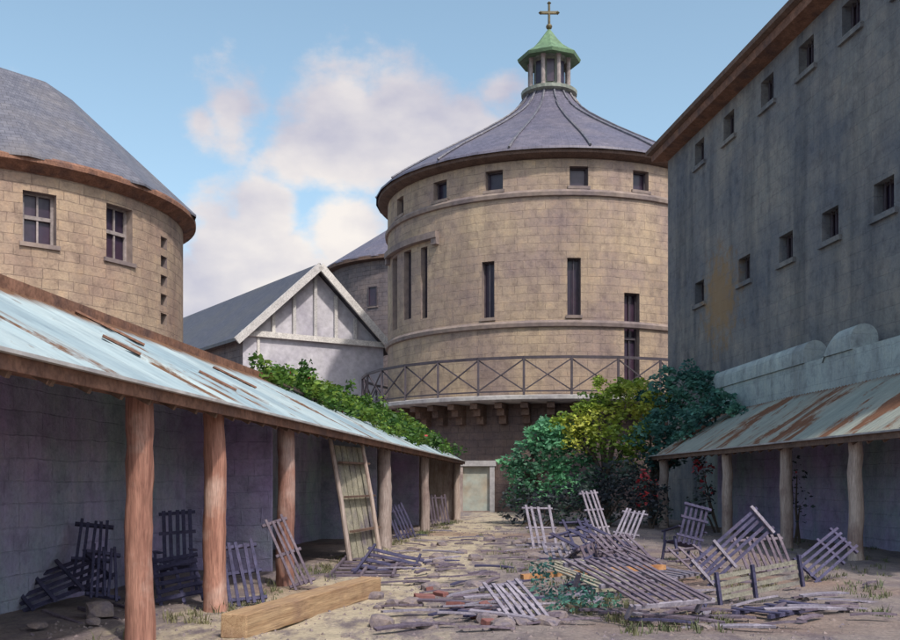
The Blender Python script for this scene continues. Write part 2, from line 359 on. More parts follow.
def window(parent, loc, f, a, b, c, d, bars=0, frame=None, sill=True, depth=.36, open_dark=False, cross=False):
    w = MB(); n = 3
    for k in range(n):
        p, q = a+(b-a)*k/n, a+(b-a)*(k+1)/n; w.face([f(p,c,depth), f(q,c,depth), f(q,d,depth), f(p,d,depth)])
    wo_ = rel(w, loc).build('window', M['glass'], parent)
    du = (b-a); fw = du*.09
    fr = MB(); zt = .07
    slab(fr, f, a, a+fw, c, d, depth-.09, depth-.02); slab(fr, f, b-fw, b, c, d, depth-.09, depth-.02)
    slab(fr, f, a+fw, b-fw, c, c+zt, depth-.09, depth-.02); slab(fr, f, a+fw, b-fw, d-zt, d, depth-.09, depth-.02)
    if cross: zm = c+(d-c)*.52; slab(fr, f, a+fw, b-fw, zm-.06, zm+.06, depth-.12, depth-.02); slab(fr, f, a+du*.47, a+du*.53, c+zt, zm-.06, depth-.08, depth-.02); slab(fr, f, a+du*.47, a+du*.53, zm+.06, d-zt, depth-.08, depth-.02)
    rel(fr, loc).build('frame', frame or M['iron'], wo_)
    if depth > 0: rel(reveal(f, a, b, c, d), loc).build('reveal', M['cell'] if parent.name.startswith('prison') else M['trim'], wo_)
    if bars:
        br = MB()
        for k in range(bars):
            u = a+du*(k+1)/(bars+1); br.bar(f(u,c,depth-.16), f(u,d,depth-.16), .03, .03)
        rel(br, loc).build('bars', M['iron'], wo_)
    if sill:
        s_ = MB(); slab(s_, f, a-du*.1, b+du*.1, c-.14, c-.003, -.09, .12); rel(s_, loc).build('sill', M['trim'], wo_)
    return wo_

# ------------------------------------------------------------------ ground
def gz(x, y):
    if y > 48 or y < 3 or abs(x) > 14: return 0.0
    return .035*mnoise.noise(Vector((x*.7, y*.7, 3.1))) + .018*mnoise.noise(Vector((x*2.3, y*2.3, 1)))
xs = np.unique(np.concatenate([np.linspace(-900, -15, 8), np.linspace(-15, 15, 181), np.linspace(15, 900, 8)]))
ys = np.unique(np.concatenate([np.linspace(-300, 2, 5), np.linspace(2, 50, 289), np.linspace(50, 1500, 8)]))
g = MB(); gv = [(x, y, gz(x, y)) for y in ys for x in xs]; nx = len(xs)
me = bpy.data.meshes.new('ground')
me.from_pydata(gv, [], [(j*nx+i, j*nx+i+1, (j+1)*nx+i+1, (j+1)*nx+i) for j in range(len(ys)-1) for i in range(nx-1)])
me.polygons.foreach_set('use_smooth', [True]*len(me.polygons))
m, t, p = newmat('sandy yard earth')
n1 = ntex(t, .45, 9, .66); n2 = ntex(t, 3.2, 9, .7); n3 = ntex(t, 22, 5, .7); n4 = ntex(t, .17, 4, .5, loc=(4,2,0)); n5 = ntex(t, 1.3, 7, .7, stretch=(1.6,.5,1), loc=(9,1,0))
c = rampn(t, n1, [(.32, (.20,.165,.15)), (.47, (.36,.31,.25)), (.68, (.47,.41,.33))])
tcn = N(t, 'ShaderNodeTexCoord'); sp = N(t, 'ShaderNodeSeparateXYZ'); t.links.new(tcn.outputs['Object'], sp.inputs[0])
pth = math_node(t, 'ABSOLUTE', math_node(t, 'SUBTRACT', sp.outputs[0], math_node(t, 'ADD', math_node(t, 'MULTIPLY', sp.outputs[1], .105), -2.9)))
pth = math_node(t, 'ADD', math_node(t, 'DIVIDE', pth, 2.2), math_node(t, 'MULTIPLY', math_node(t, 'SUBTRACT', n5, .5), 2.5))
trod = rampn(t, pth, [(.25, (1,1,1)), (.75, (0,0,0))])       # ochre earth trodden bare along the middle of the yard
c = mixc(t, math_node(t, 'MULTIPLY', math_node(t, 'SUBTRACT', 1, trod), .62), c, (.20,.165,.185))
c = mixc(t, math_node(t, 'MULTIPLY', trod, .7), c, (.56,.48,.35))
c = mixc(t, rampn(t, n5, [(.49, (0,0,0)), (.6, (.75,)*3)]), c, (.17,.14,.165))
c = mixc(t, rampn(t, n4, [(.52, (0,0,0)), (.64, (.55,)*3)]), c, (.27,.17,.12))
c = mixc(t, .8, c, rampn(t, n2, [(.3, (.66,.65,.66)), (.66, (1.12,1.1,1.06))]), 'MULTIPLY')
c = mixc(t, .7, c, rampn(t, n3, [(.32, (.6,)*3), (.6, (1.12,)*3)]), 'MULTIPLY')
t.links.new(c, p.inputs['Base Color']); p.inputs['Roughness'].default_value = .95; p.inputs['Specular IOR Level'].default_value = .15
bumpn(t, p, math_node(t, 'ADD', math_node(t, 'MULTIPLY', n2, 1.6), math_node(t, 'MULTIPLY', n3, .6)), .9, .05)
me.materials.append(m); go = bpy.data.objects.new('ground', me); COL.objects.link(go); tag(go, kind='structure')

# ------------------------------------------------------------------ central round tower
TX, TY, TR = 5.35, 54.0, 8.7
T0 = (TX, TY, 0)
tower = thing('round_tower', 'tall round sandstone tower with violet slate roof, green cupola and encircling balcony', 'tower', T0)
def ft(u, z, ins): r = TR-ins; return (TX+r*math.sin(u), TY-r*math.cos(u), z)
def op(c, w, z0, z1, rr=TR): return (c-w/2/rr, c+w/2/rr, z0, z1)
tops = [op(a, .85, 15.05, 15.95) for a in (-1.129, -.734, -.392, .057, .406, .80, 1.2, 1.6, 2.1, -1.6, -2.1)]
slits = [op(-.426, .62, 9.2, 11.8), op(.031, .62, 9.2, 11.8), op(.351, .8, 6.0, 10.3)]
lefts = [op(-1.22, .8, 9.4, 13.1), op(-1.03, .75, 9.7, 13.1), op(-.862, .5, 9.55, 13.0)]
w = MB()
gridwall(w, ft, -math.pi, math.pi, 5.45, 16.3, tops+slits+lefts, .07, .45)
rel(w, T0).build('wall', M['tower'], tower, smooth=True)
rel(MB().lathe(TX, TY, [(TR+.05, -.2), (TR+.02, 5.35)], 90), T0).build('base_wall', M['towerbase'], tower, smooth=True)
for o in tops: window(tower, T0, ft, *o, bars=0)
for o in slits[:2]: window(tower, T0, ft, *o, bars=1)
for o in lefts: window(tower, T0, ft, *o, bars=1, sill=False)
dr = window(tower, T0, ft, *slits[2], bars=0, sill=False, cross=True); dr.name = 'balcony_door'
h = MB()
for k in range(8):
    a, b = -1.36+.62*k/8, -1.36+.62*(k+1)/8; slab(h, ft, a, b, 13.25, 13.55, -.28, .05)
slab(h, ft, -1.37, -1.33, 12.95, 13.25, -.22, .05); slab(h, ft, -.78, -.74, 12.95, 13.25, -.22, .05)
rel(h, T0).build('hood_mould', M['trim'], tower)
for z in (14.6, 8.68):
    rel(MB().lathe(TX, TY, [(TR-.05, z-.02), (TR+.12, z+.02), (TR+.15, z+.18), (TR+.06, z+.3), (TR-.05, z+.31)], 90), T0).build('string_course', M['trim'], tower, smooth=True)
rel(MB().lathe(TX, TY, [(TR-.1, 16.3), (TR+.2, 16.34), (TR+.45, 16.42), (TR+.5, 16.44), (TR+.52, 16.62), (TR+.45, 16.66), (TR-.1, 16.7)], 90), T0).build('eave', M['eave'], tower, smooth=True)
prof = [(9.34, 16.58), (9.32, 16.7), (8.6, 17.2), (7.5, 17.9), (6.3, 18.6), (5.2, 19.25), (4.2, 19.85), (3.2, 20.5), (2.5, 20.98), (2.0, 21.4), (1.6, 21.85), (1.36, 22.2), (1.25, 22.4)]
roof = rel(MB().lathe(TX, TY, prof, 40), T0).build('roof', M['slate'], tower, smooth=True)
rb = MB()
for k in range(16):
    a = math.pi*2*k/16+.1; pts = [(TX+(r+.03)*math.sin(a), TY-(r+.03)*math.cos(a), z+.03) for r, z in prof[1:]]; rb.tube(pts, [.06]*len(pts), 5)
rel(rb, T0).build('ridge_roll', M['slate2'], roof)
# lantern
LN = 8
lt = rel(MB().lathe(TX, TY, [(1.25, 22.35), (1.5, 22.45), (1.52, 22.62), (1.2, 22.7), (.82, 22.72), (.82, 24.35), (1.15, 24.4)], 24), T0).build('lantern', M['lantern'], tower)
for k in range(LN):
    a = 2*math.pi*(k+.5)/LN; x, y = TX+1.08*math.sin(a), TY-1.08*math.cos(a)
    rel(MB().tube([(x, y, 22.68), (x, y, 22.85), (x, y, 24.2), (x, y, 24.42)], [.17, .11, .11, .17], 8), T0).build('colonnette', M['bars'], lt)
pan = MB()
for k in range(LN):
    a = 2*math.pi*k/LN; r = .87; cx_, cy_ = TX+r*math.sin(a), TY-r*math.cos(a); tx, ty = math.cos(a)*.2, math.sin(a)*.2
    pan.hexa([Vector(q) for q in ((cx_-tx, cy_-ty, 22.95), (cx_+tx, cy_+ty, 22.95), (cx_+tx*.9-.03*math.sin(a)*-1, cy_+ty*.9, 22.96), (cx_-tx*.9, cy_-ty*.9+.01, 22.96), (cx_-tx, cy_-ty, 24.15), (cx_+tx, cy_+ty, 24.15), (cx_+tx*.9, cy_+ty*.9, 24.15), (cx_-tx*.9, cy_-ty*.9+.01, 24.15))])
rel(pan, T0).build('louvre_panels', M['glass'], lt)
rel(MB().lathe(TX, TY, [(1.0, 24.38), (1.66, 24.28), (1.72, 24.44), (1.3, 24.72), (.92, 25.02), (.58, 25.4), (.28, 25.8), (.09, 26.05), (0, 26.1)], 8), T0).build('cap', M['copper'], lt)
cr_ = MB(); cr_.tube([(TX, TY, 25.9), (TX, TY, 27.55)], [.075, .06], 8); cr_.bar((TX-.46, TY, 26.98), (TX+.46, TY, 26.98), .13, .13)
cr_.lathe(TX, TY, [(0, 26.05), (.14, 26.13), (.18, 26.23), (.13, 26.33), (0, 26.38)], 10)
for ax, az in ((-.46, 26.98), (.46, 26.98), (0, 27.5)): cr_.lathe(TX+ax, TY, [(0, az-.12), (.12, az), (0, az+.12)], 8)
rel(cr_, T0).build('cross', M['bronze'], lt)
# balcony
BR = 10.1
bal = rel(MB().lathe(TX, TY, [(TR-.02, 5.2), (BR-.1, 5.22), (BR+.05, 5.3), (BR+.05, 5.46), (BR-.05, 5.5), (TR-.02, 5.52)], 96), T0).build('balcony', M['paletrim'], tower, smooth=True)
rl = MB(); NB = 30
def bp(a, z, r=BR-.06): return (TX+r*math.sin(a), TY-r*math.cos(a), z)
for k in range(NB):
    a, b = 2*math.pi*k/NB, 2*math.pi*(k+1)/NB
    rl.bar(bp(a, 7.15), bp(b, 7.15), .1, .12); rl.bar(bp(a, 5.66), bp(b, 5.66), .06, .06); rl.bar(bp(a, 5.48), bp(a, 7.12), .1, .1)
    rl.bar(bp(a, 5.7), bp(b, 7.08), .055, .055); rl.bar(bp(a, 7.08, BR-.12), bp(b, 5.7, BR-.12), .055, .055)
rel(rl, T0).build('railing', M['iron'], bal)
for k in range(52):
    a = 2*math.pi*k/52+.03
    if math.cos(a) < -.3: continue
    br = MB()
    for r0, r1, z0, z1 in ((TR, TR+1.1, 4.95, 5.19), (TR, TR+.75, 4.65, 4.947), (TR, TR+.38, 4.3, 4.647)):
        ux, uy = math.sin(a), -math.cos(a); vx, vy = math.cos(a)*.17, math.sin(a)*.17
        c8 = [Vector((TX+ux*r+s*vx, TY+uy*r+s*vy, z)) for z in (z0, z1) for r, s in ((r0, -1), (r1, -1), (r1, 1), (r0, 1))]
        br.hexa(c8)
    rel(br, T0).build('bracket', M['eave'], bal)

TK = 1.2
tower.scale = (TK, TK, TK); tower.location = (TX*TK, TY*TK, 1.6-1.6*TK)

# ------------------------------------------------------------------ left round building
LX, LY, LR = -17.8, 38.0, 7.4
L0 = (LX, LY, 0)
lh = thing('round_house', 'squat round sandstone building with truncated grey slate roof above the open shed', 'building', L0)
def fl(u, z, ins): r = LR-ins; return (LX+r*math.sin(u), LY-r*math.cos(u), z)
lw = [op(.67, 1.05, 9.3, 10.95, LR), op(1.06, 1.15, 9.25, 11.1, LR), op(.2, 1.05, 9.3, 10.95, LR), op(-.4, 1.05, 9.3, 10.95, LR)]
lsl = [op(1.40, .5, z, z+.42, LR) for z in (7.4, 8.1, 8.8, 9.5, 10.2)]
w = MB(); gridwall(w, fl, -math.pi, math.pi, -.2, 11.75, lw+lsl, .08, .45)
rel(w, L0).build('wall', M['leftwall'], lh, smooth=True)
for o in lw: window(lh, L0, fl, *o, frame=M['bars'], cross=True)
for o in lsl: window(lh, L0, fl, *o, sill=False)
rel(MB().lathe(LX, LY, [(LR-.1, 11.5), (LR+.12, 11.55), (LR+.3, 11.7), (LR+.45, 11.73), (LR+.5, 11.75), (LR+.5, 11.9), (LR+.4, 12.0), (LR-.1, 12.02)], 90), L0).build('eave', M['redfascia'], lh, smooth=True)
rel(MB().lathe(LX, LY, [(LR+.62, 11.86), (LR+.62, 11.95), (3.35, 16.25), (3.2, 16.32), (0, 16.35)], 12, .08, .08+2*math.pi), L0).build('roof', M['slate2'], lh)

# ------------------------------------------------------------------ round building far behind
B0 = (-2.4, 95, 0)
bh_ = thing('round_house', 'distant brown round building with violet conical roof, seen between gable and tower', 'building', B0)
rel(MB().lathe(B0[0], B0[1], [(9.0, -.2), (9.0, 21.1)], 64), B0).build('wall', M['backstone'], bh_, smooth=True)
rel(MB().lathe(B0[0], B0[1], [(8.95, 20.9), (9.6, 21.0), (9.6, 21.3), (8.9, 21.35)], 64), B0).build('eave', M['eave'], bh_, smooth=True)
rel(MB().lathe(B0[0], B0[1], [(9.65, 21.2), (9.6, 21.35), (5.5, 24.1), (1.5, 26.8), (0, 27.3)], 28), B0).build('roof', M['slate'], bh_)
fb = lambda u, z, ins: (B0[0]+(9.0-ins)*math.sin(u), B0[1]-(9.0-ins)*math.cos(u), z)
for a in (-.95, -.5): window(bh_, B0, fb, a-.05, a+.05, 17.0, 18.7, depth=-.01, sill=True)

# ------------------------------------------------------------------ gabled building
C0 = Vector((-11.6, 56, 0)); V = Vector((.827, .562, 0)).normalized(); U = Vector((-.562, .827, 0)).normalized()
gb = thing('gabled_house', 'lilac grey gabled building with white barge boards between the two round towers', 'house', C0)
def G(a, b, z): return C0+V*a+U*b+Vector((0,0,z))
GW, GLn, GH, GA = 9.1, 28, 10.0, 14.2
def addp(mb, name, mat, **k): return rel(mb, C0).build(name, mat, gb, **k)
w = MB(); w.face([G(0,0,0), G(GW,0,0), G(GW,0,GH), G(0,0,GH)]); addp(w, 'front_wall', M['plaster'])
w = MB(); w.face([G(0,.25,GH), G(GW,.25,GH), G(GW/2,.25,GA-.1)]); addp(w, 'gable_boarding', M['plaster'])
w = MB()
w.face([G(0,GLn,0), G(0,0,0), G(0,0,GH), G(0,GLn,GH)], [(GLn,0),(0,0),(0,GH),(GLn,GH)]); w.face([G(GW,0,0), G(GW,GLn,0), G(GW,GLn,GH), G(GW,0,GH)], [(0,0),(GLn,0),(GLn,GH),(0,GH)])
w.face([G(GW,GLn,0), G(0,GLn,0), G(0,GLn,GH), G(GW/2,GLn,GA), G(GW,GLn,GH)]); addp(w, 'side_wall', M['backstone'])
w = MB(); ov = .55; k_ = (GA-GH)/(GW/2)
for sgn, e0 in ((1, 0), (-1, GW)):
    e = e0-sgn*ov; ze = GH-ov*k_
    a, b, c, d = G(e, -.5, ze), G(e, GLn+.4, ze), G(GW/2, GLn+.4, GA), G(GW/2, -.5, GA); up = Vector((0,0,.18))
    w.face([a, b, c, d] if sgn < 0 else [a, d, c, b]); sl_ = (d-a).length
    w.face([a+up, b+up, c+up, d+up], [(0,0),(GLn,0),(GLn,sl_),(0,sl_)]); w.face([a, b, b+up, a+up]); w.face([a, d, d+up, a+up])
addp(w, 'roof', M['darkslate'])
for e, s in ((0, 1), (GW, -1)):
    b_ = MB(); b_.bar(G(e-s*.6, -.58, GH-.6*k_+.02), G(GW/2, -.58, GA+.02), .14, .42, up=U); 
    b_ = MB(); b_.bar(G(e-s*.6, -.58, GH-.6*k_), G(GW/2-s*.0, -.58, GA), .42, .14, up=U); addp(b_, 'barge_board', M['whitewood'])
b_ = MB(); b_.bar(G(-.1, -.1, GH), G(GW+.1, -.1, GH), .3, .32, up=(0,0,1)); addp(b_, 'tie_beam', M['whitewood'])
for q in (1.9, 3.2, 4.55, 5.9, 7.2):
    zt = GH+(GA-GH)*(1-abs(q-GW/2)/(GW/2))-.25
    addp(MB().bar(G(q, .12, GH+.1), G(q, .12, zt), .2, .14, up=U), 'stud', M['whitewood'])
addp(MB().bar(G(.9, -.04, 0), G(.9, -.04, GH-.1), .16, .14, up=U), 'corner_post', M['whitewood'])

gb.scale = (1.22, 1.22, 1.22); gb.location = (C0.x*1.22, C0.y*1.22, 1.6-1.6*1.22)

# ------------------------------------------------------------------ long prison block on the right
F0 = Vector((9.59, 44, 0)); WD = Vector((.115, -1, 0)).normalized(); WN = Vector((1, .115, 0)).normalized()   # WN points into the block
pb = thing('prison_block', 'towering grey cell block with rows of small dark windows and red brown eaves', 'building', F0)
def fp(u, z, ins): q = F0+WD*u+WN*ins; return (q.x, q.y, z)
BL, BH, BW = 30.0, 15.9, 12.0
sfor = lambda d: (44-d)*math.sqrt(1+.115**2)
tw = [(sfor(d)-.5, sfor(d)+.5, 14.4, 15.35) for d in (40.2, 37.2, 33.9, 31.1, 28.4, 25.7, 23, 20.3, 17.6)]
bw_ = [(sfor(d)-.5, sfor(d)+.5, 8.8, 9.7) for d in (40.2, 35.8, 32.5, 29.6, 26.7, 23.8, 20.9, 18)]
w = MB(); gridwall(w, fp, 0, BL, -.2, BH, tw+bw_, 2, .5, 2)
w.face([fp(0,-.2,BW), fp(0,-.2,0), fp(0,BH,0), fp(0,BH,BW)]); w.face([fp(BL,-.2,0), fp(BL,-.2,BW), fp(BL,BH,BW), fp(BL,BH,0)]); w.face([fp(BL,-.2,BW), fp(0,-.2,BW), fp(0,BH,BW), fp(BL,BH,BW)])
rel(w, F0).build('wall', M['cell'], pb)
for o in tw+bw_: window(pb, F0, fp, *o, bars=3, sill=False)
for o in tw+bw_:
    s_ = MB(); slab(s_, fp, o[0]-.12, o[1]+.2, o[2]-.16, o[2]-.004, -.1, .1); rel(s_, F0).build('ledge', M['cell'], pb)
def ring(ins, z): return [Vector(fp(ins, z, ins)), Vector(fp(BL-ins, z, ins)), Vector(fp(BL-ins, z, BW-ins)), Vector(fp(ins, z, BW-ins))]
def band(mb, r0, r1):
    for i in range(4): j = (i+1) % 4; mb.face([r0[i], r0[j], r1[j], r1[i]])
e_ = MB(); band(e_, ring(.02, 15.75), ring(-.55, 15.85)); band(e_, ring(-.55, 15.85), ring(-.58, 16.15)); band(e_, ring(-.58, 16.15), ring(-.4, 16.3))
rel(e_, F0).build('fascia', M['redfascia'], pb)
gt = MB(); band(gt, ring(-.60, 16.13), ring(-.76, 16.19)); band(gt, ring(-.76, 16.19), ring(-.78, 16.35)); band(gt, ring(-.78, 16.35), ring(-.6, 16.35))
rel(gt, F0).build('gutter', M['eave'], pb)
r_ = MB(); r0 = ring(-.62, 16.32); zt = 21.5
q0, q1 = Vector(fp(6, zt, BW/2)), Vector(fp(BL-6, zt, BW/2))
for pts in ([r0[0], r0[1], q1, q0], [r0[1], r0[2], q1], [r0[2], r0[3], q0, q1], [r0[3], r0[0], q0]): r_.face(pts)
rel(r_, F0).build('roof', M['darkslate'], pb)

# ------------------------------------------------------------------ open sheds
def corr(mb, f, u0, u1, w0, w1, wave=.19, amp=.028, nw=6, sag=0):
    """corrugated sheet: f(u, w, lift) -> point; waves run along u"""
    nu = int((u1-u0)/wave*6); 
    for i in range(nu):
        ua, ub = u0+(u1-u0)*i/nu, u0+(u1-u0)*(i+1)/nu
        def lift(u, k): 
            cell = math.floor(u/.82); rnd = random.Random(cell*7+11); return amp*math.sin(2*math.pi*u/wave)+rnd.uniform(0, .035)*(1-k/nw)+.012*math.sin(u*.9)
        for k in range(nw):
            wa, wb = w0+(w1-w0)*k/nw, w0+(w1-w0)*(k+1)/nw
            mb.face([f(ua,wa,lift(ua,k)), f(ub,wa,lift(ub,k)), f(ub,wb,lift(ub,k+1)), f(ua,wb,lift(ua,k+1))], [(ua,wa),(ub,wa),(ub,wb),(ua,wb)])
# left shed: front line X = -4.235 + .1055 d
SD = Vector((.1055, 1, 0)).normalized(); SI = Vector((-1, .1055, 0)).normalized(); S0 = Vector((-4.235, 0, 0))
def sx_(y): return y*math.sqrt(1+.1055**2)
def FS(u, w, z): return S0+SD*u+SI*w+Vector((0,0,z))
ls = thing('open_shed', 'long open fronted shed with pale blue sheet roof on red brown posts', 'shed', FS(10, 0, 0))
LO = FS(10, 0, 0)
def lad(mb, name, mat, **k): return rel(mb, LO).build(name, mat, ls, **k)
k2 = (3.94-2.62)/2.5; U0, U1 = sx_(5.2), sx_(43.2)
rf = MB(); corr(rf, lambda u, w, l: FS(u, w, 2.66+k2*w+l), U0, U1, -.3, 2.6); lad(rf, 'roof', M['roofblue'], smooth=True)
posts = [5.8, 10.19, 12.44, 15.67, 24.8, 32.5, 42.9]
for i, d in enumerate(posts):
    u = sx_(d); base = FS(u, 0, -.15); top = FS(u+random.uniform(-.1, .1), random.uniform(-.03, .03), 2.46)
    rr = .14 if i < 4 else (.17 if i < 5 else .15)
    b_ = MB(); n = 16; pts = [base.lerp(top, k/n)+Vector((.01*math.sin(k*.5+i), .01*math.cos(k*.4+i*2), 0)) for k in range(n+1)]
    b_.tube(pts, [rr*1.25, rr*1.12]+[rr*(1.05-.1*k/n)*random.uniform(.96,1.05) for k in range(2, n+1)], 12, .05)
    lad(b_, 'post', M['post'] if i < 4 else M['palepost'], smooth=True)
lad(MB().bar(FS(U0, 0, 2.53), FS(U1, 0, 2.53), .16, .15, seg=1), 'eave_beam', M['redfascia'], bevel=.01)
lad(MB().bar(FS(U0, -.31, 2.47), FS(U1, -.31, 2.47), .035, .13), 'fascia', M['redfascia'], bevel=.005)
lad(MB().bar(FS(U0, -.36, 2.535), FS(U1, -.36, 2.535), .06, .03), 'gutter_lip', M['paletrim'])
rt = MB()
for k in range(60):
    u = U0+.2+(U1-U0-.4)*k/59; rt.bar(FS(u, -.26, 2.50+k2*-.26+.045), FS(u, 2.5, 2.55+k2*2.5), .06, .1)
lad(rt, 'rafters', M['eave'])
lad(MB().bar(FS(U0, 2.62, 4.05), FS(U1, 2.62, 4.05), .3, .16), 'ridge_timber', M['redfascia'], bevel=.01)
w = MB(); w.face([FS(U0, 2.5, -.1), FS(U1, 2.5, -.1), FS(U1, 2.5, 3.85), FS(U0, 2.5, 3.85)], [(0,0),(40,0),(40,4),(0,4)])
w.face([FS(U0, 2.8, -.1), FS(U1, 2.8, -.1), FS(U1, 2.8, 3.95), FS(U0, 2.8, 3.95)], [(0,0),(40,0),(40,4),(0,4)])
w.face([FS(U1, 2.5, -.1), FS(U1, 2.8, -.1), FS(U1, 2.8, 3.95), FS(U1, 2.5, 3.85)]); w.face([FS(U1, 2.5, 3.85), FS(U1, 2.8, 3.95), FS(U0, 2.8, 3.95), FS(U0, 2.5, 3.85)])
lad(w, 'back_wall', M['inwall'])
w = MB(); a_, b2, c2_, d2 = FS(U1, 0.1, -.1), FS(U1, 2.5, -.1), FS(U1, 2.5, 3.85), FS(U1, 0.1, 2.5); o2 = SD*.08
w.hexa([a_, b2, b2+o2, a_+o2, d2, c2_, c2_+o2, d2+o2]); lad(w, 'end_wall', M['palepost'])
for d in (18.0, 28.6, 37.5):
    w = MB(); u = sx_(d); a_, b2, c2_, d2 = FS(u, .9, -.1), FS(u, 2.5, -.1), FS(u, 2.5, 3.75), FS(u, .9, 2.95)
    w.hexa([a_, b2, b2+o2, a_+o2, d2, c2_, c2_+o2, d2+o2]); lad(w, 'partition', M['inwall'])
# loose strips lying on that roof
BL_LABELS = ('rotten brown batten on the pale blue roof above the nearest post', 'short brown batten on the pale blue roof just past the nearest post', 'long brown batten high on the pale blue roof near the round house wall',
  'brown batten low on the pale blue roof above the second post', 'brown batten on the pale blue roof close to where the creeper starts')
for i, (d, w0_, w1_, L_) in enumerate(((9.9, 2.0, 1.5, .25), (12.1, 1.3, .9, .2), (13.6, 2.4, 1.6, .45), (14.6, 1.0, .5, .2), (17.2, 1.7, 1.1, .5))):
    a_ = FS(sx_(d), w0_, 2.66+k2*w0_+.055); b2 = FS(sx_(d)+L_, w1_, 2.66+k2*w1_+.055)
    o = rel(MB().bar(a_, b2, .09, .03), a_).build('roof_batten', M['redfascia']); o.location = a_
    tag(o, BL_LABELS[i], 'batten', 'loose battens lying on the left shed roof')

# right shed: front line X = 9.5 - .052 d
QD = Vector((-.052, 1, 0)).normalized(); QI = Vector((1, .052, 0)).normalized(); Q0 = Vector((9.5, 0, 0))
def FQ(u, w, z): return Q0+QD*u+QI*w+Vector((0,0,z))
QO = FQ(20, 0, 0)
rs = thing('open_shed', 'open fronted shed with rusty brown roof on bleached posts, under the cell block', 'shed', QO)
def rad(mb, name, mat, **k): return rel(mb, QO).build(name, mat, rs, **k)
u0, u1 = 15.6, 36.4; k3 = (4.12-2.68)/2.2
rf = MB(); corr(rf, lambda u, w, l: FQ(u, w, 2.70+k3*w+l), u0, u1, -.3, 2.25); rad(rf, 'roof', M['rustroof'], smooth=True)
for i, d in enumerate((17.4, 20.8, 24.5, 28.9, 35.8)):
    base = FQ(d, 0, -.15); top = FQ(d, 0, 2.5); n = 8; rr = .15 if i < 4 else .17
    pts = [base.lerp(top, k/n)+Vector((random.uniform(-.02,.02), random.uniform(-.02,.02), 0)) for k in range(n+1)]
    rad(MB().tube(pts, [rr*1.15]+[rr*(1.05-.1*k/n) for k in range(1, n+1)], 12, .04), 'post', M['palepost'], smooth=True)
rad(MB().bar(FQ(u0, 0, 2.56), FQ(u1, 0, 2.56), .18, .16), 'eave_beam', M['eave'], bevel=.01)
rad(MB().bar(FQ(u0, -.31, 2.50), FQ(u1, -.31, 2.50), .035, .15), 'fascia', M['eave'], bevel=.005)
rad(MB().bar(FQ(u0, -.36, 2.57), FQ(u1, -.36, 2.57), .07, .035), 'gutter_lip', M['paletrim'])
rt = MB()
for k in range(32):
    u = u0+.2+(u1-u0-.4)*k/31; rt.bar(FQ(u, -.26, 2.54+k3*-.26+.045), FQ(u, 2.15, 2.58+k3*2.15), .06, .1)
rad(rt, 'rafters', M['eave'])
w = MB(); w.face([FQ(u0, 2.15, -.1), FQ(u1, 2.15, -.1), FQ(u1, 2.15, 4.1), FQ(u0, 2.15, 4.1)]); rad(w, 'back_wall', M['inwall'])

# round topped wall behind the right shed
wt = thing('coped_wall', 'blue grey rendered wall with round topped raised sections above the rusty shed roof', 'wall', FQ(20, 2.3, 0))
WO = FQ(20, 2.3, 0)
def arch(mb, ua, ub, w0_, w1_, z0, zs_, n=10, slope=0):
    """length of wall with a barrel coping between ua and ub"""
    hw = (w1_-w0_)/2; pr = [(w0_, z0)]+[(w0_+hw-hw*math.cos(math.pi*k/n), zs_+hw*math.sin(math.pi*k/n)) for k in range(n+1)]+[(w1_, z0)]
    segs = 10
    for s_ in range(segs):
        a, b = ua+(ub-ua)*s_/segs, ua+(ub-ua)*(s_+1)/segs
        la = -slope*max(0, (s_/segs-.55)/.45)**2; lb = -slope*max(0, ((s_+1)/segs-.55)/.45)**2
        for k in range(len(pr)-1):
            (wa, za), (wb, zb) = pr[k], pr[k+1]; q = lambda u, w_, z, l: FQ(u, w_, z+(l if z > z0+.01 else 0))
            mb.face([q(a, wa, za, la), q(b, wa, za, lb), q(b, wb, zb, lb), q(a, wb, zb, la)], [(a, za), (b, za), (b, zb+abs(wb-wa)), (a, zb+abs(wb-wa))])
    mb.face([FQ(ua, w_, z) for w_, z in pr]); mb.face([FQ(ub, w_, z-(slope if z > z0+.01 else 0)) for w_, z in pr][::-1])
w = MB(); w.hexa([FQ(15.6, 2.22, -.1), FQ(15.6, 2.85, -.1), FQ(38, 2.85, -.1), FQ(38, 2.22, -.1), FQ(15.6, 2.22, 5.05), FQ(15.6, 2.85, 5.05), FQ(38, 2.85, 5.05), FQ(38, 2.22, 5.05)])
rel(w, WO).build('wall', M['greywall'], wt)
for a, b, sl_, lab in ((28.75, 38.0, .0, 'long raised section'), (25.7, 27.5, .45, 'short raised section with curved back end'), (17.5, 20.5, 0, 'near raised section')):
    w = MB(); arch(w, a, b, 2.18, 2.9, 5.053, 5.36, 12, sl_); o = rel(w, WO).build('barrel_coping', M['greywall'], wt, smooth=True); o['label'] = lab
# ------------------------------------------------------------------ doorway at the end of the yard
dw = thing('doorway', 'pale framed doorway with grey green door at the far end of the yard', 'doorway', (1.15, 44.9, 0))
def dad(mb, n, m_, **k): return rel(mb, (1.15, 44.9, 0)).build(n, m_, dw, **k)
dad(MB().box(.36, .58, 44.8, 46.2, -.1, 2.35), 'jamb', M['palepost'], bevel=.01); dad(MB().box(1.78, 2.0, 44.8, 46.2, -.1, 2.35), 'jamb', M['paletrim'], bevel=.01)
dad(MB().box(.3, 2.06, 44.76, 46.2, 2.353, 2.6), 'lintel', M['paletrim'], bevel=.02)
dad(MB().box(.583, 1.777, 45.0, 45.08, .35, 2.35), 'door', M['door']); dad(MB().box(.45, 1.9, 44.35, 45.0, -.1, .2), 'step', M['paletrim'], bevel=.02)
dad(MB().box(.583, 1.777, 44.8, 45.0, .2, .35), 'threshold', M['trim'])

dw.scale = (1.22, 1.22, 1.22); dw.location = (1.15*1.22, 44.9*1.22, 1.6-1.6*1.22)

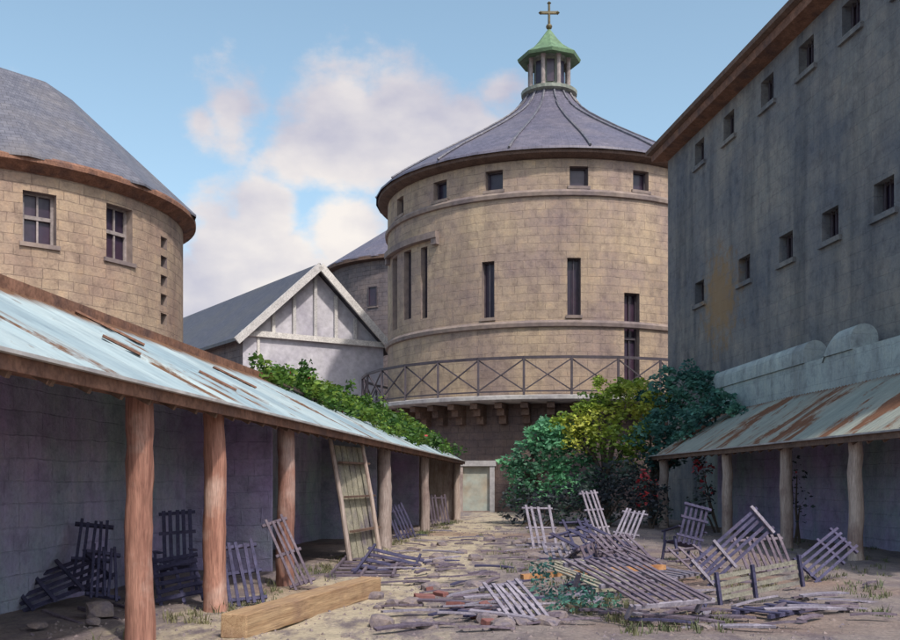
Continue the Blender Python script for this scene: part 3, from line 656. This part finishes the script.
# ------------------------------------------------------------------ plants
def leaves(name, mat, pts, size, parent, loc, droop=.3):
    pts = np.asarray(pts); n = len(pts)
    a = RNG.normal(size=(n, 3)); a /= np.linalg.norm(a, axis=1)[:, None]
    b = RNG.normal(size=(n, 3)); b -= (a*b).sum(1)[:, None]*a; b /= np.linalg.norm(b, axis=1)[:, None]
    a[:, 2] *= .6; sz_ = size*RNG.uniform(.45, 1.7, n)[:, None]
    P = pts-np.array(loc)
    v = np.stack([P-a*sz_*.5, P+b*sz_*.28, P+a*sz_*.55+np.array([0,0,-droop])*sz_*.3, P-b*sz_*.28], 1).reshape(-1, 3)
    me = bpy.data.meshes.new(name); me.from_pydata(v.tolist(), [], np.arange(4*n).reshape(-1, 4).tolist())
    at = me.attributes.new('tone', 'FLOAT', 'FACE'); at.data.foreach_set('value', RNG.uniform(0, 1, n).astype(np.float32))
    me.materials.append(mat); o = bpy.data.objects.new(name, me); COL.objects.link(o); o.parent = parent; return o
def blob_points(blobs, per, fill=.35):
    out = []
    blobs = list(blobs)
    for (x, y, z, r, rz) in list(blobs)[::5]:      # long sprays that break the outline
        if r < .25: continue
        a, e, q = random.uniform(0, 6.28), random.uniform(.1, 1.4), r*random.uniform(1.1, 1.5)
        for t_ in (.75, .88, 1.0): blobs.append((x+q*t_*math.cos(a)*math.cos(e), y+q*t_*math.sin(a)*math.cos(e), z+q*t_*math.sin(e), .17, .15))
    for (x, y, z, r, rz) in blobs:
        n = int(per*r*r)
        d = RNG.normal(size=(n, 3)); d /= np.linalg.norm(d, axis=1)[:, None]
        rad_ = np.where(RNG.uniform(size=n) < fill, RNG.uniform(.2, 1, n), RNG.uniform(.82, 1.08, n))
        rough = np.array([1+.22*mnoise.noise(Vector((q[0]*2.2+x, q[1]*2.2, q[2]*2.2+z))) for q in d])
        q = d*(rad_*rough)[:, None]*np.array([r, r, rz])+np.array([x, y, z]); out.append(q[q[:, 2] > .03])
    return np.concatenate(out)
def tree(name, label, base, blobs, mat, per, size, cat='tree', group=None, trunk_h=1.6):
    tr = thing(name, label, cat, base, group)
    b_ = MB(); bx, by, _ = base
    top = Vector((bx, by, trunk_h)); b_.tube([(bx, by, -.1), (bx+.08, by, trunk_h*.5), top], [.2, .15, .12], 8, .06)
    for (x, y, z, r, rz) in blobs[:9]:
        mid = top.lerp(Vector((x, y, z)), .5)+Vector((0, 0, .2)); b_.tube([top, mid, (x, y, z)], [.09, .06, .025], 6, .05)
    rel(b_, base).build('trunk', M['bark'], tr, smooth=True)
    big = []
    for (x, y, z, r, rz) in blobs:      # each clump carries smaller ones on its skin
        big.append((x, y, z, r*.8, rz*.8))
        for k in range(7):
            a, e = random.uniform(0, 2*math.pi), random.uniform(-.5, 1.3)
            q = random.uniform(.7, 1.12); big.append((x+r*q*math.cos(a)*math.cos(e), y+r*q*math.sin(a)*math.cos(e), z+rz*q*math.sin(e), r*random.uniform(.2, .42), rz*random.uniform(.18, .38)))
    leaves('crown', mat, blob_points(big, per), size, tr, base)
    return tr
def PW(px, py, d): return ((px-450)*d/1000, d, 1.6+(483-py)*d/1000)
def bl(lst): return [(*PW(px, py, d), r, rz) for px, py, d, r, rz in lst]
tree('bushy_tree', 'teal green bushy tree, left of the three beneath the balcony', (3.0, 38.6, 0), bl([(524,462,38.5,.75,.8),(548,448,38.6,.95,.9),(574,462,38.6,1.0,1.0),(545,485,38.5,1.1,.9),(520,498,38.5,.7,.7),(578,492,38.4,1.0,.8),(560,432,38.8,.7,.6),(536,440,38.6,.6,.6),(512,470,38.4,.5,.6)]), M['leafteal'], 640, .17)
tree('bushy_tree', 'yellow green tree in the middle of the three beneath the balcony', (5.9, 38.0, 0), bl([(598,420,38,.85,.8),(626,404,38,.95,.85),(650,412,38.2,.8,.8),(580,440,37.8,.7,.7),(612,446,37.6,1.0,.9),(604,396,38.3,.7,.65),(560,418,38.4,.4,.35),(622,388,38.6,.6,.5),(576,424,38.2,.7,.65),(590,408,38.2,.6,.55),(640,386,38.4,.4,.3),(640,452,37.6,.8,.8)]), M['leafyellow'], 640, .16)
tree('bushy_tree', 'dark blue green tree leaning over the end of the right shed roof', (7.6, 37.6, 0), bl([(662,398,37.6,.8,.8),(688,392,37.6,.95,.85),(712,408,37.2,.8,.7),(680,428,37.2,1.1,.8),(650,434,37,.9,.8),(725,418,36.8,.6,.4),(668,456,36.6,.8,.7),(738,411,33.3,.42,.3),(718,405,34,.6,.45),(748,415,32.6,.28,.2),(700,416,34.6,.7,.5),(690,434,34.9,.5,.4),(728,400,34.5,.35,.25),(700,382,37.4,.6,.45),(666,380,37.8,.6,.5)]), M['leafblue'], 640, .17)
def shrub(name, label, base, blobs, mat, per, size, flowers=None, cat='shrub', group=None, fsize=.12):
    s_ = thing(name, label, cat, base, group)
    b_ = MB()
    for (x, y, z, r, rz) in blobs[:8]: b_.tube([(base[0]+random.uniform(-.15,.15), base[1], -.05 if base[2] < .1 else base[2]), ((base[0]+x)/2, y, (z+base[2])/2), (x, y, z)], [.04, .03, .012], 5)
    rel(b_, base).build('stems', M['bark'], s_)
    leaves('foliage', mat, blob_points(blobs, per), size, s_, base)
    if flowers: leaves('blossom', M['flower'], blob_points(flowers, per*.55, .1), fsize, s_, base)
    return s_
shrub('undergrowth_shrub', 'dark violet green undergrowth shrub below the teal tree', (3.4, 36.8, 0), bl([(520,505,37,.8,.7),(545,510,36.8,.9,.7),(570,505,36.6,.9,.8),(590,490,36.8,.8,.8)]), M['leafpurple'], 500, .16)
shrub('undergrowth_shrub', 'dark violet green undergrowth shrub below the yellow green tree', (5.5, 36.2, 0), bl([(600,500,36.2,.9,.9),(625,490,36.2,.95,.9),(648,500,36,.7,.8),(615,475,36.6,.8,.6),(640,470,36.6,.7,.6)]), M['leafpurple'], 500, .16)
shrub('flowering_shrub', 'red flowering shrub beside the end post of the right shed', (6.9, 34.6, 0), bl([(648,500,34.6,.55,.6),(645,485,34.6,.5,.5),(658,512,34.4,.5,.4)]), M['leafpurple'], 600, .13, bl([(647,488,34.5,.42,.38),(642,500,34.5,.22,.25)]))
shrub('flowering_shrub', 'red flowering climber inside the right shed between its two far posts', (8.6, 32.2, 0), bl([(703,470,32.2,.35,.5),(705,490,32.2,.4,.5),(700,505,32,.45,.4)]), M['leafpurple'], 500, .12, bl([(704,470,32.1,.3,.42),(706,488,32.1,.24,.3)]))
shrub('flowering_shrub', 'small red flowering climber hanging under the right shed roof, nearer the camera', (9.1, 26.4, 0), bl([(790,455,26.4,.22,.3),(797,475,26.4,.25,.3),(800,505,26.4,.35,.5)]), M['leafpurple'], 500, .1, bl([(790,452,26.3,.1,.13),(797,468,26.3,.08,.1)]))
# creeper sprawling over the far part of the left shed roof
cb = FS(sx_(26), 2.0, 3.7); cvb, cvf = [], []
for k in range(150):
    t_ = random.random(); d = 22.5+20*t_**.9; 
    wl = random.uniform(.0, 2.5) if d > 30 else random.uniform(.2+(30-d)*.25, 2.6)
    if mnoise.noise(Vector((d*.55, wl*.9, 2))) < -.18: continue
    q = FS(sx_(d), wl, 2.72+k2*wl+random.uniform(.05, .28)); r = random.uniform(.28, .55); cvb.append((q.x, q.y, q.z, r, r*.62))
    if random.random() < .09: cvf.append((q.x+random.uniform(-.2, .2), q.y-.15, q.z+.1, random.uniform(.1, .17), .12))
for k in range(40):
    d = 24+19*random.random(); q = FS(sx_(d), 2.7, 3.9+random.uniform(-.1, .25)); r = random.uniform(.3, .5); cvb.append((q.x, q.y, q.z, r, r*.8))
shrub('creeper', 'green creeper with red blossoms sprawling over the far end of the left shed roof', cb, cvb, M['leafvine'], 520, .13, cvf, 'creeper', fsize=.12)

# ------------------------------------------------------------------ broken slatted chairs
def P(px, py, d): return Vector(PW(px, py, d))
def panel(name, label, cat, a, b, c, ns, rails, mat, group=None, sw=None, broken=0, legs=False, railmat=None):
    broken = max(broken, .1) if broken >= 0 else 0
    """slatted frame: corner a, rail end b, slat end c"""
    a, b, c = Vector(a), Vector(b), Vector(c); Wd = (b-a).length; x = (b-a).normalized(); y = (c-a)-x*(c-a).dot(x); L = y.length; y.normalize(); z = x.cross(y)
    m_ = Matrix((x, y, z)).transposed().to_4x4(); m_.translation = a
    th = thing(name, label, cat, matrix=m_, group=group)
    sw = sw or Wd/ns*.44; s_ = MB()
    for k in range(ns):
        xc = Wd*(k+.5)/ns+random.uniform(-.01, .01); l0, l1 = random.uniform(-.03, .02), L+random.uniform(-.03, .03)
        if k in (0, ns-1): l0, l1 = -.04, L+.04
        tp = 1
        if broken and random.random() < broken and 0 < k < ns-1: l1 = L*random.uniform(.5, .8); tp = .25
        if broken and random.random() < broken*.4 and 0 < k < ns-1: continue
        tl = random.uniform(-.02, .02)
        s_.bar((xc-tl, l0, .022), (xc+tl, l1, .022), sw, .018, up=(0,0,1), bend=random.uniform(-.015, .02), seg=4, tip=tp)
    s_.build('slats', mat, th, bevel=.003)
    for r in rails:
        MB().bar((-.03, L*r, -.012), (Wd+.03, L*r+random.uniform(-.015, .015), -.012), .045, .045, up=(0,0,1)).build('rail', railmat or mat, th, bevel=.004)
    if legs:
        for lx in (.03, Wd-.03):
            for ly in (.08*L, .8*L):
                MB().bar((lx, ly, -.04), (lx+random.uniform(-.03,.03), ly+.06, -legs), .045, .045, up=(0,1,0)).build('leg', railmat or mat, th, bevel=.004)
    return th
def chair(name, label, loc, rz, mat, tilt=(0,0), cat='chair', w=.55, back=.72, ns=5):
    m_ = Matrix.Translation(Vector(loc)) @ Matrix.Rotation(rz, 4, 'Z') @ Matrix.Rotation(tilt[0], 4, 'X') @ Matrix.Rotation(tilt[1], 4, 'Y')
    th = thing(name, label, cat, matrix=m_)     # faces local -y
    s_ = MB()
    for k in range(6): s_.bar((-w/2, -.25+.09*k, .40-.012*k), (w/2, -.25+.09*k, .40-.012*k), .06, .018)
    s_.build('seat', mat, th, bevel=.003)
    s_ = MB()
    for k in range(ns):
        x = -w/2+w*(k+.5)/ns; s_.bar((x, .24, .3), (x+random.uniform(-.01,.01), .24+back*.34, .38+back), .055, .016, up=(0,1,0), bend=.015, seg=3)
    bk = s_.build('backrest', mat, th, bevel=.003)
    for q in (.12, .62, .97): MB().bar((-w/2-.03, .255+back*.34*q, .36+back*q), (w/2+.03, .255+back*.34*q, .36+back*q), .035, .05).build('rail', mat, bk, bevel=.003)
    for sx2 in (-1, 1):
        x = sx2*w/2
        MB().bar((x, -.24, 0), (x, -.18, .42), .045, .045, up=(0,1,0)).build('leg', mat, th, bevel=.004)
        MB().bar((x, .34, 0), (x, .18, .42), .045, .045, up=(0,1,0)).build('leg', mat, th, bevel=.004)
        MB().bar((x*1.06, -.3, .62), (x*1.06, .38, .6), .06, .025).build('armrest', mat, th, bevel=.004)
        MB().bar((x*1.06, -.2, .4), (x*1.06, -.2, .61), .04, .03, up=(0,1,0)).build('arm_support', mat, th)
    return th
nv, gs, ol, vi = M['shadeslat'], M['greyslat'], M['oliveslat'], M['violetslat']
# inside and before the left shed
panel('broken_chair', 'dark blue slatted chair back leaning left behind the dark bench, far left', 'broken chair', P(70,590,13.1), P(106,592,13.25), P(57,520,13.7), 5, (.03,.45,.97), nv)
panel('broken_chair', 'dark slatted seat frame leaning against the nearest post from the left', 'broken chair', P(88,596,12.6), P(118,600,12.8), P(112,550,13.2), 5, (.05,.9), nv)
panel('slatted_bench', 'long dark blue slatted bench section lying askew at the left edge', 'bench', P(28,611,12.4), P(5,582,13.0), P(120,582,12.9), 5, (.05,.3,.62,.95), nv)
panel('broken_chair', 'pale edged slatted frame lying flat in front of the dark bench, far left', 'broken chair', P(77,626,11.4), P(40,613,12.3), P(128,608,12.7), 4, (.04,.5,.96), vi)
chair('slatted_chair', 'dark blue upright slatted chair between the two nearest posts', (-3.98, 14.6, 0), R(8), nv, (R(-4), R(-4)), w=.48, back=.85)
panel('broken_chair', 'dark slatted seat frame collapsed under the upright chair between the two nearest posts', 'broken chair', P(150,560,13.8), P(160,606,13.0), P(206,596,13.2), 6, (.05,.5,.95), nv)
panel('broken_chair', 'dark blue slatted chair back propped upright behind the second post', 'broken chair', P(229,607,12.9), P(266,602,13.1), P(226,545,13.3), 5, (.1,.52,.95), nv)
panel('broken_chair', 'slim grey blue slatted frame leaning on the third post', 'broken chair', P(293,589,14.95), P(314,581,15.1), P(268,522,15.3), 4, (.04,.5,.97), vi)
panel('broken_chair', 'dark slatted frame lying flat in a heap below the leaning door', 'broken chair', P(325,577,16.8), P(345,556,20.6), P(398,571,17.6), 6, (.05,.5,.95), vi)
panel('broken_chair', 'violet slatted frame resting over another heap piece beyond the timber beam', 'broken chair', P(352,572,17.6), P(372,545,19.6), P(425,553,19.8), 5, (.05,.95), nv)
panel('broken_chair', 'grey slatted panel upright in the shed between the last pair of posts', 'broken chair', P(430,523,36.0), P(450,522,38.5), P(430,495,36.6), 6, (.1,.9), vi)
panel('broken_chair', 'grey blue slats leaning in the shed past the leaning door', 'broken chair', P(396,540,27.5), P(416,536,29.5), P(390,505,28.4), 6, (.1,.8), nv, broken=.4)
# centre and right
def gl(px, py, z=0): d = (1.6-z)*1000/(py-483); return Vector(((px-450)*d/1000, d, z))
panel('broken_chair', 'pale grey slatted chair back standing before the teal tree', 'broken chair', P(531,549,24.4), P(560,549,24.6), P(546,507,25.2), 5, (.02,.5,.97), gs)
panel('broken_chair', 'tall narrow silver grey slatted frame leaning against the undergrowth', 'broken chair', P(598,548,24.3), P(615,546,24.6), P(615,490,25.4), 4, (.02,.35,.68,.98), gs)
hp = [((560,562,20.6),(585,548,21.6),(612,530,22.2),5),((585,566,19.6),(615,552,20.6),(640,522,21.8),6),((600,562,20.0),(640,548,21),(575,528,21.5),5),((545,560,20.8),(580,560,20.8),(536,543,22.2),5),
      ((610,560,19.4),(655,560,19.8),(628,536,20.6),6),((562,575,17.6),(600,578,17.2),(570,556,18.6),5),((604,556,21),(628,560,20.8),(640,512,22),5),((640,575,17.5),(672,570,17.9),(628,548,18.8),6),((572,550,22.4),(600,548,22.6),(588,520,23.2),5),((560,606,13.2),(592,610,13.0),(572,588,14.2),6),((690,572,18.2),(722,568,18.4),(700,546,19.2),6)]
HL = ('grey slatted frame left of the heap middle, partly under others', 'violet slatted frame leaning steeply at the right of the heap', 'dark blue slatted frame slanting left in the middle of the heap',
      'grey slatted frame lowest and leftmost at the back of the heap', 'violet slatted frame propped on the right rear of the heap', 'dark blue slatted frame at the front left foot of the heap', 'steep grey slatted frame at the back right of the heap', 'violet slatted frame between the heap and the recliner', 'dark blue slatted frame rising at the back of the heap centre', 'grey slatted frame half sunk in brambles left of the recliner', 'violet slatted frame behind the big tilted frame, before the shed')
for i, (a, b, c_, n) in enumerate(hp):
    panel('broken_chair', HL[i], 'broken chair', P(*a), P(*b), P(*c_), n, (.04,.5,.96), (gs, vi, nv)[i % 3], 'frames tangled in the heap before the bushes', broken=.25)
panel('broken_chair', 'grey topped slatted chair back lying raised at bottom centre', 'broken chair', P(514,628,11.1), P(554,622,11.35), P(511,583,11.9), 6, (.03,.42,.97), gs, sw=.045)
o = MB().bar((0,0,0), tuple(P(664,567,15.2)-P(522,577,14.6)), .14, .07, bend=.01, seg=4).build('plank', M['orange'], bevel=.006); o.location = P(522,577,14.6)
tag(o, 'orange brown plank lying across the heap at centre', 'plank')
panel('slatted_recliner', 'large violet slatted recliner lying in front of the heap with pale front rail', 'recliner', P(637,606,10.9), P(712,599,11.4), P(603,560,12.4), 9, (.0,.45,.97), vi, legs=.22, railmat=gs)
o = panel('slatted_recliner', 'olive brown slatted recliner seat low behind the large violet recliner', 'recliner', P(598,590,13.6), P(655,586,14.2), P(585,562,15.4), 8, (.02,.5,.97), ol, legs=.18)
chair('slatted_chair', 'small dark blue slatted chair tipped back in front of the right shed end', (4.75, 20.6, 0), R(200), nv, (R(14), R(-14)), w=.58)
panel('broken_chair', 'large pale railed slatted frame tilted up to the right, largest of the heap', 'broken chair', P(712,587,15.4), P(691,563,15.45), P(776,532,15.75), 5, (.03,.36,.97), nv, railmat=gs, sw=.05, broken=-1)
panel('slatted_bench', 'olive slatted bench seat on its side below the big tilted frame', 'bench', P(718,604,13.0), P(714,575,13.0), P(804,586,13.7), 4, (.02,.42,.98), ol, railmat=nv, sw=.055, broken=-1)
panel('broken_chair', 'dark slatted frame leaning right in front of the nearest right post', 'broken chair', P(793,561,16.2), P(818,584,16.0), P(820,516,16.8), 5, (.05,.62,.95), nv)
panel('broken_chair', 'violet slatted frame half hidden behind the olive bench seat', 'broken chair', P(745,574,16.9), P(795,570,17.4), P(752,538,17.4), 8, (.05,.95), vi, broken=.3)
panel('broken_chair', 'dark slatted frame lying flat right of the olive bench seat', 'broken chair', gl(775,616,.06), gl(830,606,.05), gl(762,606,.06), 6, (.1,.9), nv)
panel('broken_chair', 'low grey slatted frame flat on the ground left of the big tilted frame', 'broken chair', P(668,580,16.0), P(700,574,16.6), P(655,560,18.0), 6, (.05,.5,.95), gs)
# leaning door in the left shed with its two poles
ld = thing('leaning_door', 'worn brown board door leaning between two poles under the left shed eave', 'door', P(362,560,20.4))
DO = P(362,560,20.4)
a_, b2, c2_, d2 = P(353,560,20.2), P(380,553,22.2), P(362,448,22.0), P(334,445,20.0)
dm = MB()
for k in range(5):
    t0, t1 = k/5+.012, (k+1)/5-.012; off = Vector((.05, -.03, 0)); lo0, lo1, hi0, hi1 = a_.lerp(b2, t0), a_.lerp(b2, t1), d2.lerp(c2_, t0), d2.lerp(c2_, t1)
    dm.hexa([lo0, lo1, lo1-off, lo0-off, hi0, hi1, hi1-off, hi0-off])
rel(dm, DO).build('boards', M['oliveslat'], ld)
for q in (.25, .55, .85): rel(MB().bar(a_.lerp(d2, q)+Vector((.08,-.08,0)), b2.lerp(c2_, q)+Vector((.08,-.08,0)), .1, .04), DO).build('ledge', M['eave'], ld)
for a, b, rr, lab in (((350,563,19.9),(330,438,19.7),.05,'left'), ((380,556,21.6),(362,444,21.5),.045,'right')):
    o = MB().tube([(0,0,0), tuple((P(*b)-P(*a))*.5+Vector((.02,0,0))), tuple(P(*b)-P(*a))], [rr*1.1, rr, rr*.85], 8, .04).build('prop_pole', M['palepost'], smooth=True); o.location = P(*a)
    tag(o, f'thin bleached pole propped against the {lab} edge of the leaning door', 'pole')

# ------------------------------------------------------------------ big timber beam
ba, bb = Vector((-2.22, 10.25, .13)), Vector((-1.13, 14.3, .13)); bL = (bb-ba).length
bm_ = MB(); nseg = 22; rings = []
for k in range(nseg+1):
    w2, h2 = .15, .13
    rings.append([Vector((i*w2+random.uniform(-.007,.007), bL*k/nseg, j*h2+random.uniform(-.006,.006))) for i, j in ((-1,-1),(1,-1),(1,1),(-1,1))])
for k in range(nseg):
    for i in range(4): j = (i+1) % 4; bm_.face([rings[k][i], rings[k][j], rings[k+1][j], rings[k+1][i]])
bm_.face(rings[0][::-1]); bm_.face(rings[-1])
o = bm_.build('timber_beam', M['beam'], bevel=.014, merge=True); o.location = ba; o.rotation_euler = (0, 0, -math.atan2(bb.x-ba.x, bb.y-ba.y))
tag(o, 'heavy squared pale brown timber beam lying in the yard beside the posts', 'beam')

# ------------------------------------------------------------------ rubble, bricks, loose slats
def rockmesh(r, seed, flat=.55):
    import bmesh
    bm = bmesh.new(); bmesh.ops.create_icosphere(bm, subdivisions=2, radius=1); rd = random.Random(seed); s3 = (rd.uniform(.8,1.3), rd.uniform(.6,1), flat*rd.uniform(.7,1.2))
    for v in bm.verts:
        n = mnoise.noise(v.co*1.3+Vector((seed*3.1, 0, 0))); q = v.co*(1+.38*n)
        v.co = Vector((max(-.8, min(.8, q.x))*s3[0], max(-.8, min(.8, q.y))*s3[1], max(-.7, min(.75, q.z))*s3[2]))*r
    me = bpy.data.meshes.new('stone'); bm.to_mesh(me); bm.free(); return me
rock_me = []
for i in range(6): q = rockmesh(1, i+1); q.materials.append(M['rock']); rock_me.append(q)
def put(name, me_, loc, s, rot, label, cat, group, mat=None):
    o = bpy.data.objects.new(name, me_); COL.objects.link(o); o.location = loc; o.scale = (s, s, s); o.rotation_euler = rot; tag(o, label, cat, group); return o
o = put('stone', rock_me[0], (-4.15, 11.85, .1), .22, (0,0,.4), 'largest dark stone on the ground left of the nearest post', 'stone', None)
o = put('stone', rock_me[1], (-4.5, 10.9, .05), .11, (0,0,1.4), 'small dark stone at the bottom left corner', 'stone', None)
o = put('stone', rock_me[2], (-4.0, 11.2, .05), .12, (0,0,2), 'flat dark stone between the large stone and the nearest post', 'stone', None)
rd = random.Random(5)
def scatter(n, pxr, pyr):
    out = []
    while len(out) < n:
        px, py = rd.uniform(*pxr), rd.uniform(*pyr)
        if px < 370+(py-545)*.1 and py > 560: continue
        q = gl(px, py); out.append((q.x, q.y))
    return out
for i, (x, y) in enumerate(scatter(48, (375, 560), (528, 632))):
    s = rd.uniform(.08, .19)*(1+.3*(y > 18)); put('stone', rock_me[i % 6], (x, y, gz(x, y)+s*.18), s, (rd.uniform(-.2,.2), rd.uniform(-.2,.2), rd.uniform(0, 6)), ('larger' if s > .14 else 'smaller')+' flat violet brown rubble stone '+('far up the yard towards the doorway' if y > 20 else 'in the middle of the yard' if y > 14 else 'near the bricks at bottom centre'), 'stone', 'rubble stones scattered in the middle of the yard')
for i, (x, y) in enumerate(scatter(16, (560, 880), (585, 634))):
    s = rd.uniform(.06, .13); put('stone', rock_me[i % 6], (x, y, gz(x, y)+s*.18), s, (rd.uniform(-.2,.2), rd.uniform(-.2,.2), rd.uniform(0, 6)), 'small rubble stone among the broken chairs on the right', 'stone', 'small stones among the chairs on the right')
bme = MB().box(-.115, .115, -.055, .055, 0, .075).build('brick', M['brick'], bevel=.008, merge=True)
spots = [(430,592),(441,596),(424,600),(486,612),(494,606),(480,620),(490,626),(455,612)]
for i, (px, py) in enumerate(spots):
    o = bme if i == 0 else bme.copy()
    if i: COL.objects.link(o)
    q = gl(px, py); o.location = (q.x, q.y, gz(q.x, q.y)-.01+(.05 if i % 4 == 3 else 0)); o.rotation_euler = (rd.uniform(-.25,.25), rd.uniform(-.2,.2), rd.uniform(0, 3.1)); s = rd.uniform(.9, 1.35); o.scale = (s, s, s)
    tag(o, 'broken red brick lying in the rubble at bottom centre', 'brick', 'broken red bricks at bottom centre')
slm = []
for i in range(5):
    L_ = (.5, .75, 1.0, .6, .9)[i]; q = MB().bar((-L_/2, 0, 0), (L_/2, 0, 0), .075, .025, bend=.015, seg=5, tip=.3).build('loose_slat', (vi, nv, gs, vi, M['violetslat'])[i], bevel=.003); slm.append(q)
def lay_slats(n, pxr, pyr, label, group, first):
    for i in range(n):
        px, py = rd.uniform(*pxr), rd.uniform(*pyr); q = gl(px, py)
        if px < 400 and py > 565: q = gl(px+90, py)
        k = rd.randrange(5)
        if k not in first: o = slm[k]; first.add(k)
        else:
            o = slm[k].copy(); COL.objects.link(o)
        o.location = (q.x, q.y, gz(q.x, q.y)+.03+rd.uniform(0, .05)); o.rotation_euler = (rd.uniform(-.2,.2), rd.uniform(-.09,.09), rd.choice((rd.uniform(.2, 1.3), rd.uniform(-.4, .3)))); tag(o, ('short violet brown ', 'dark blue ', 'long silver grey ', 'small violet brown ', 'dull violet ')[k]+label, 'slat', group)
used = set()
lay_slats(80, (385, 560), (532, 634), 'chair slat lying among the rubble in the yard', 'loose slats among the rubble', used)
lay_slats(44, (560, 720), (560, 634), 'chair slat lying around the recliners', 'loose slats around the recliners', used)
lay_slats(18, (720, 880), (585, 632), 'chair slat on the bare ground at bottom right', 'loose slats at bottom right', used)
for k in range(5):
    if k not in used: bpy.data.objects.remove(slm[k])
# gravel and weeds: uncountable
gm = MB(); 
for k in range(5200):
    y = 8+34*random.random()**1.5; x = random.uniform(-.42, .42)*y
    if x < -4.2+.1*y-1.5: continue
    s = random.uniform(.008, .03)*(1+y/40); z = gz(x, y); a = random.uniform(0, 6)
    pts = [Vector((x+s*math.cos(a+i*2.1)*random.uniform(.7,1.2), y+s*math.sin(a+i*2.1)*random.uniform(.7,1.2), z-.005)) for i in range(3)]; tp = Vector((x, y, z+s*.7))
    for i in range(3): gm.face([pts[i], pts[(i+1) % 3], tp])
tag(gm.build('gravel', M['rock']), 'loose gravel and crumbs of stone over the yard', 'gravel', kind='stuff')
gr_ = MB()
def tuft(x, y, h):
    for j in range(9):
        a = random.uniform(0, 6.28); bx, by = x+random.gauss(0,.035), y+random.gauss(0,.035); w_ = .006; ln = h*random.uniform(.5, 1.2); ox, oy = math.cos(a)*ln*.45, math.sin(a)*ln*.45
        z = gz(bx, by)-.01; px_, py_ = -math.sin(a)*w_, math.cos(a)*w_
        gr_.face([(bx-px_, by-py_, z), (bx+px_, by+py_, z), (bx+ox*.4+px_, by+oy*.4+py_, z+ln*.6), (bx+ox*.4-px_, by+oy*.4-py_, z+ln*.6)])
        gr_.face([(bx+ox*.4-px_, by+oy*.4-py_, z+ln*.6), (bx+ox*.4+px_, by+oy*.4+py_, z+ln*.6), (bx+ox, by+oy, z+ln*.95)])
for k in range(700):
    d = random.uniform(8, 42); q = FS(sx_(d), random.gauss(0, .22), 0)
    if mnoise.noise(Vector((q.x*1.5, q.y*.7, 0))) > -.05: tuft(q.x, q.y, random.uniform(.05, .16))
for k in range(1500):
    px, py = random.uniform(480, 890), random.uniform(525, 636); q = gl(px, py)
    if mnoise.noise(Vector((q.x*1.2, q.y*.6, 5))) > .08: tuft(q.x, q.y, random.uniform(.05, .15))
tag(gr_.build('weeds', M['grass']), 'thin dry grass and weeds along the shed posts and through the rubble', 'weeds', kind='stuff')
brs = bl([(545,590,13.5,.25,.16),(575,600,13.0,.35,.2),(600,612,12.4,.3,.16),(585,588,14.0,.35,.22),(560,612,12.4,.22,.12)])
brs = [(x, y, .1, r, rz) for x, y, z, r, rz in brs]
shrub('bramble', 'low dark green bramble growing through the rubble left of the recliner', (1.8, 13.0, 0), brs, M['leafblue'], 1500, .06, cat='bramble')
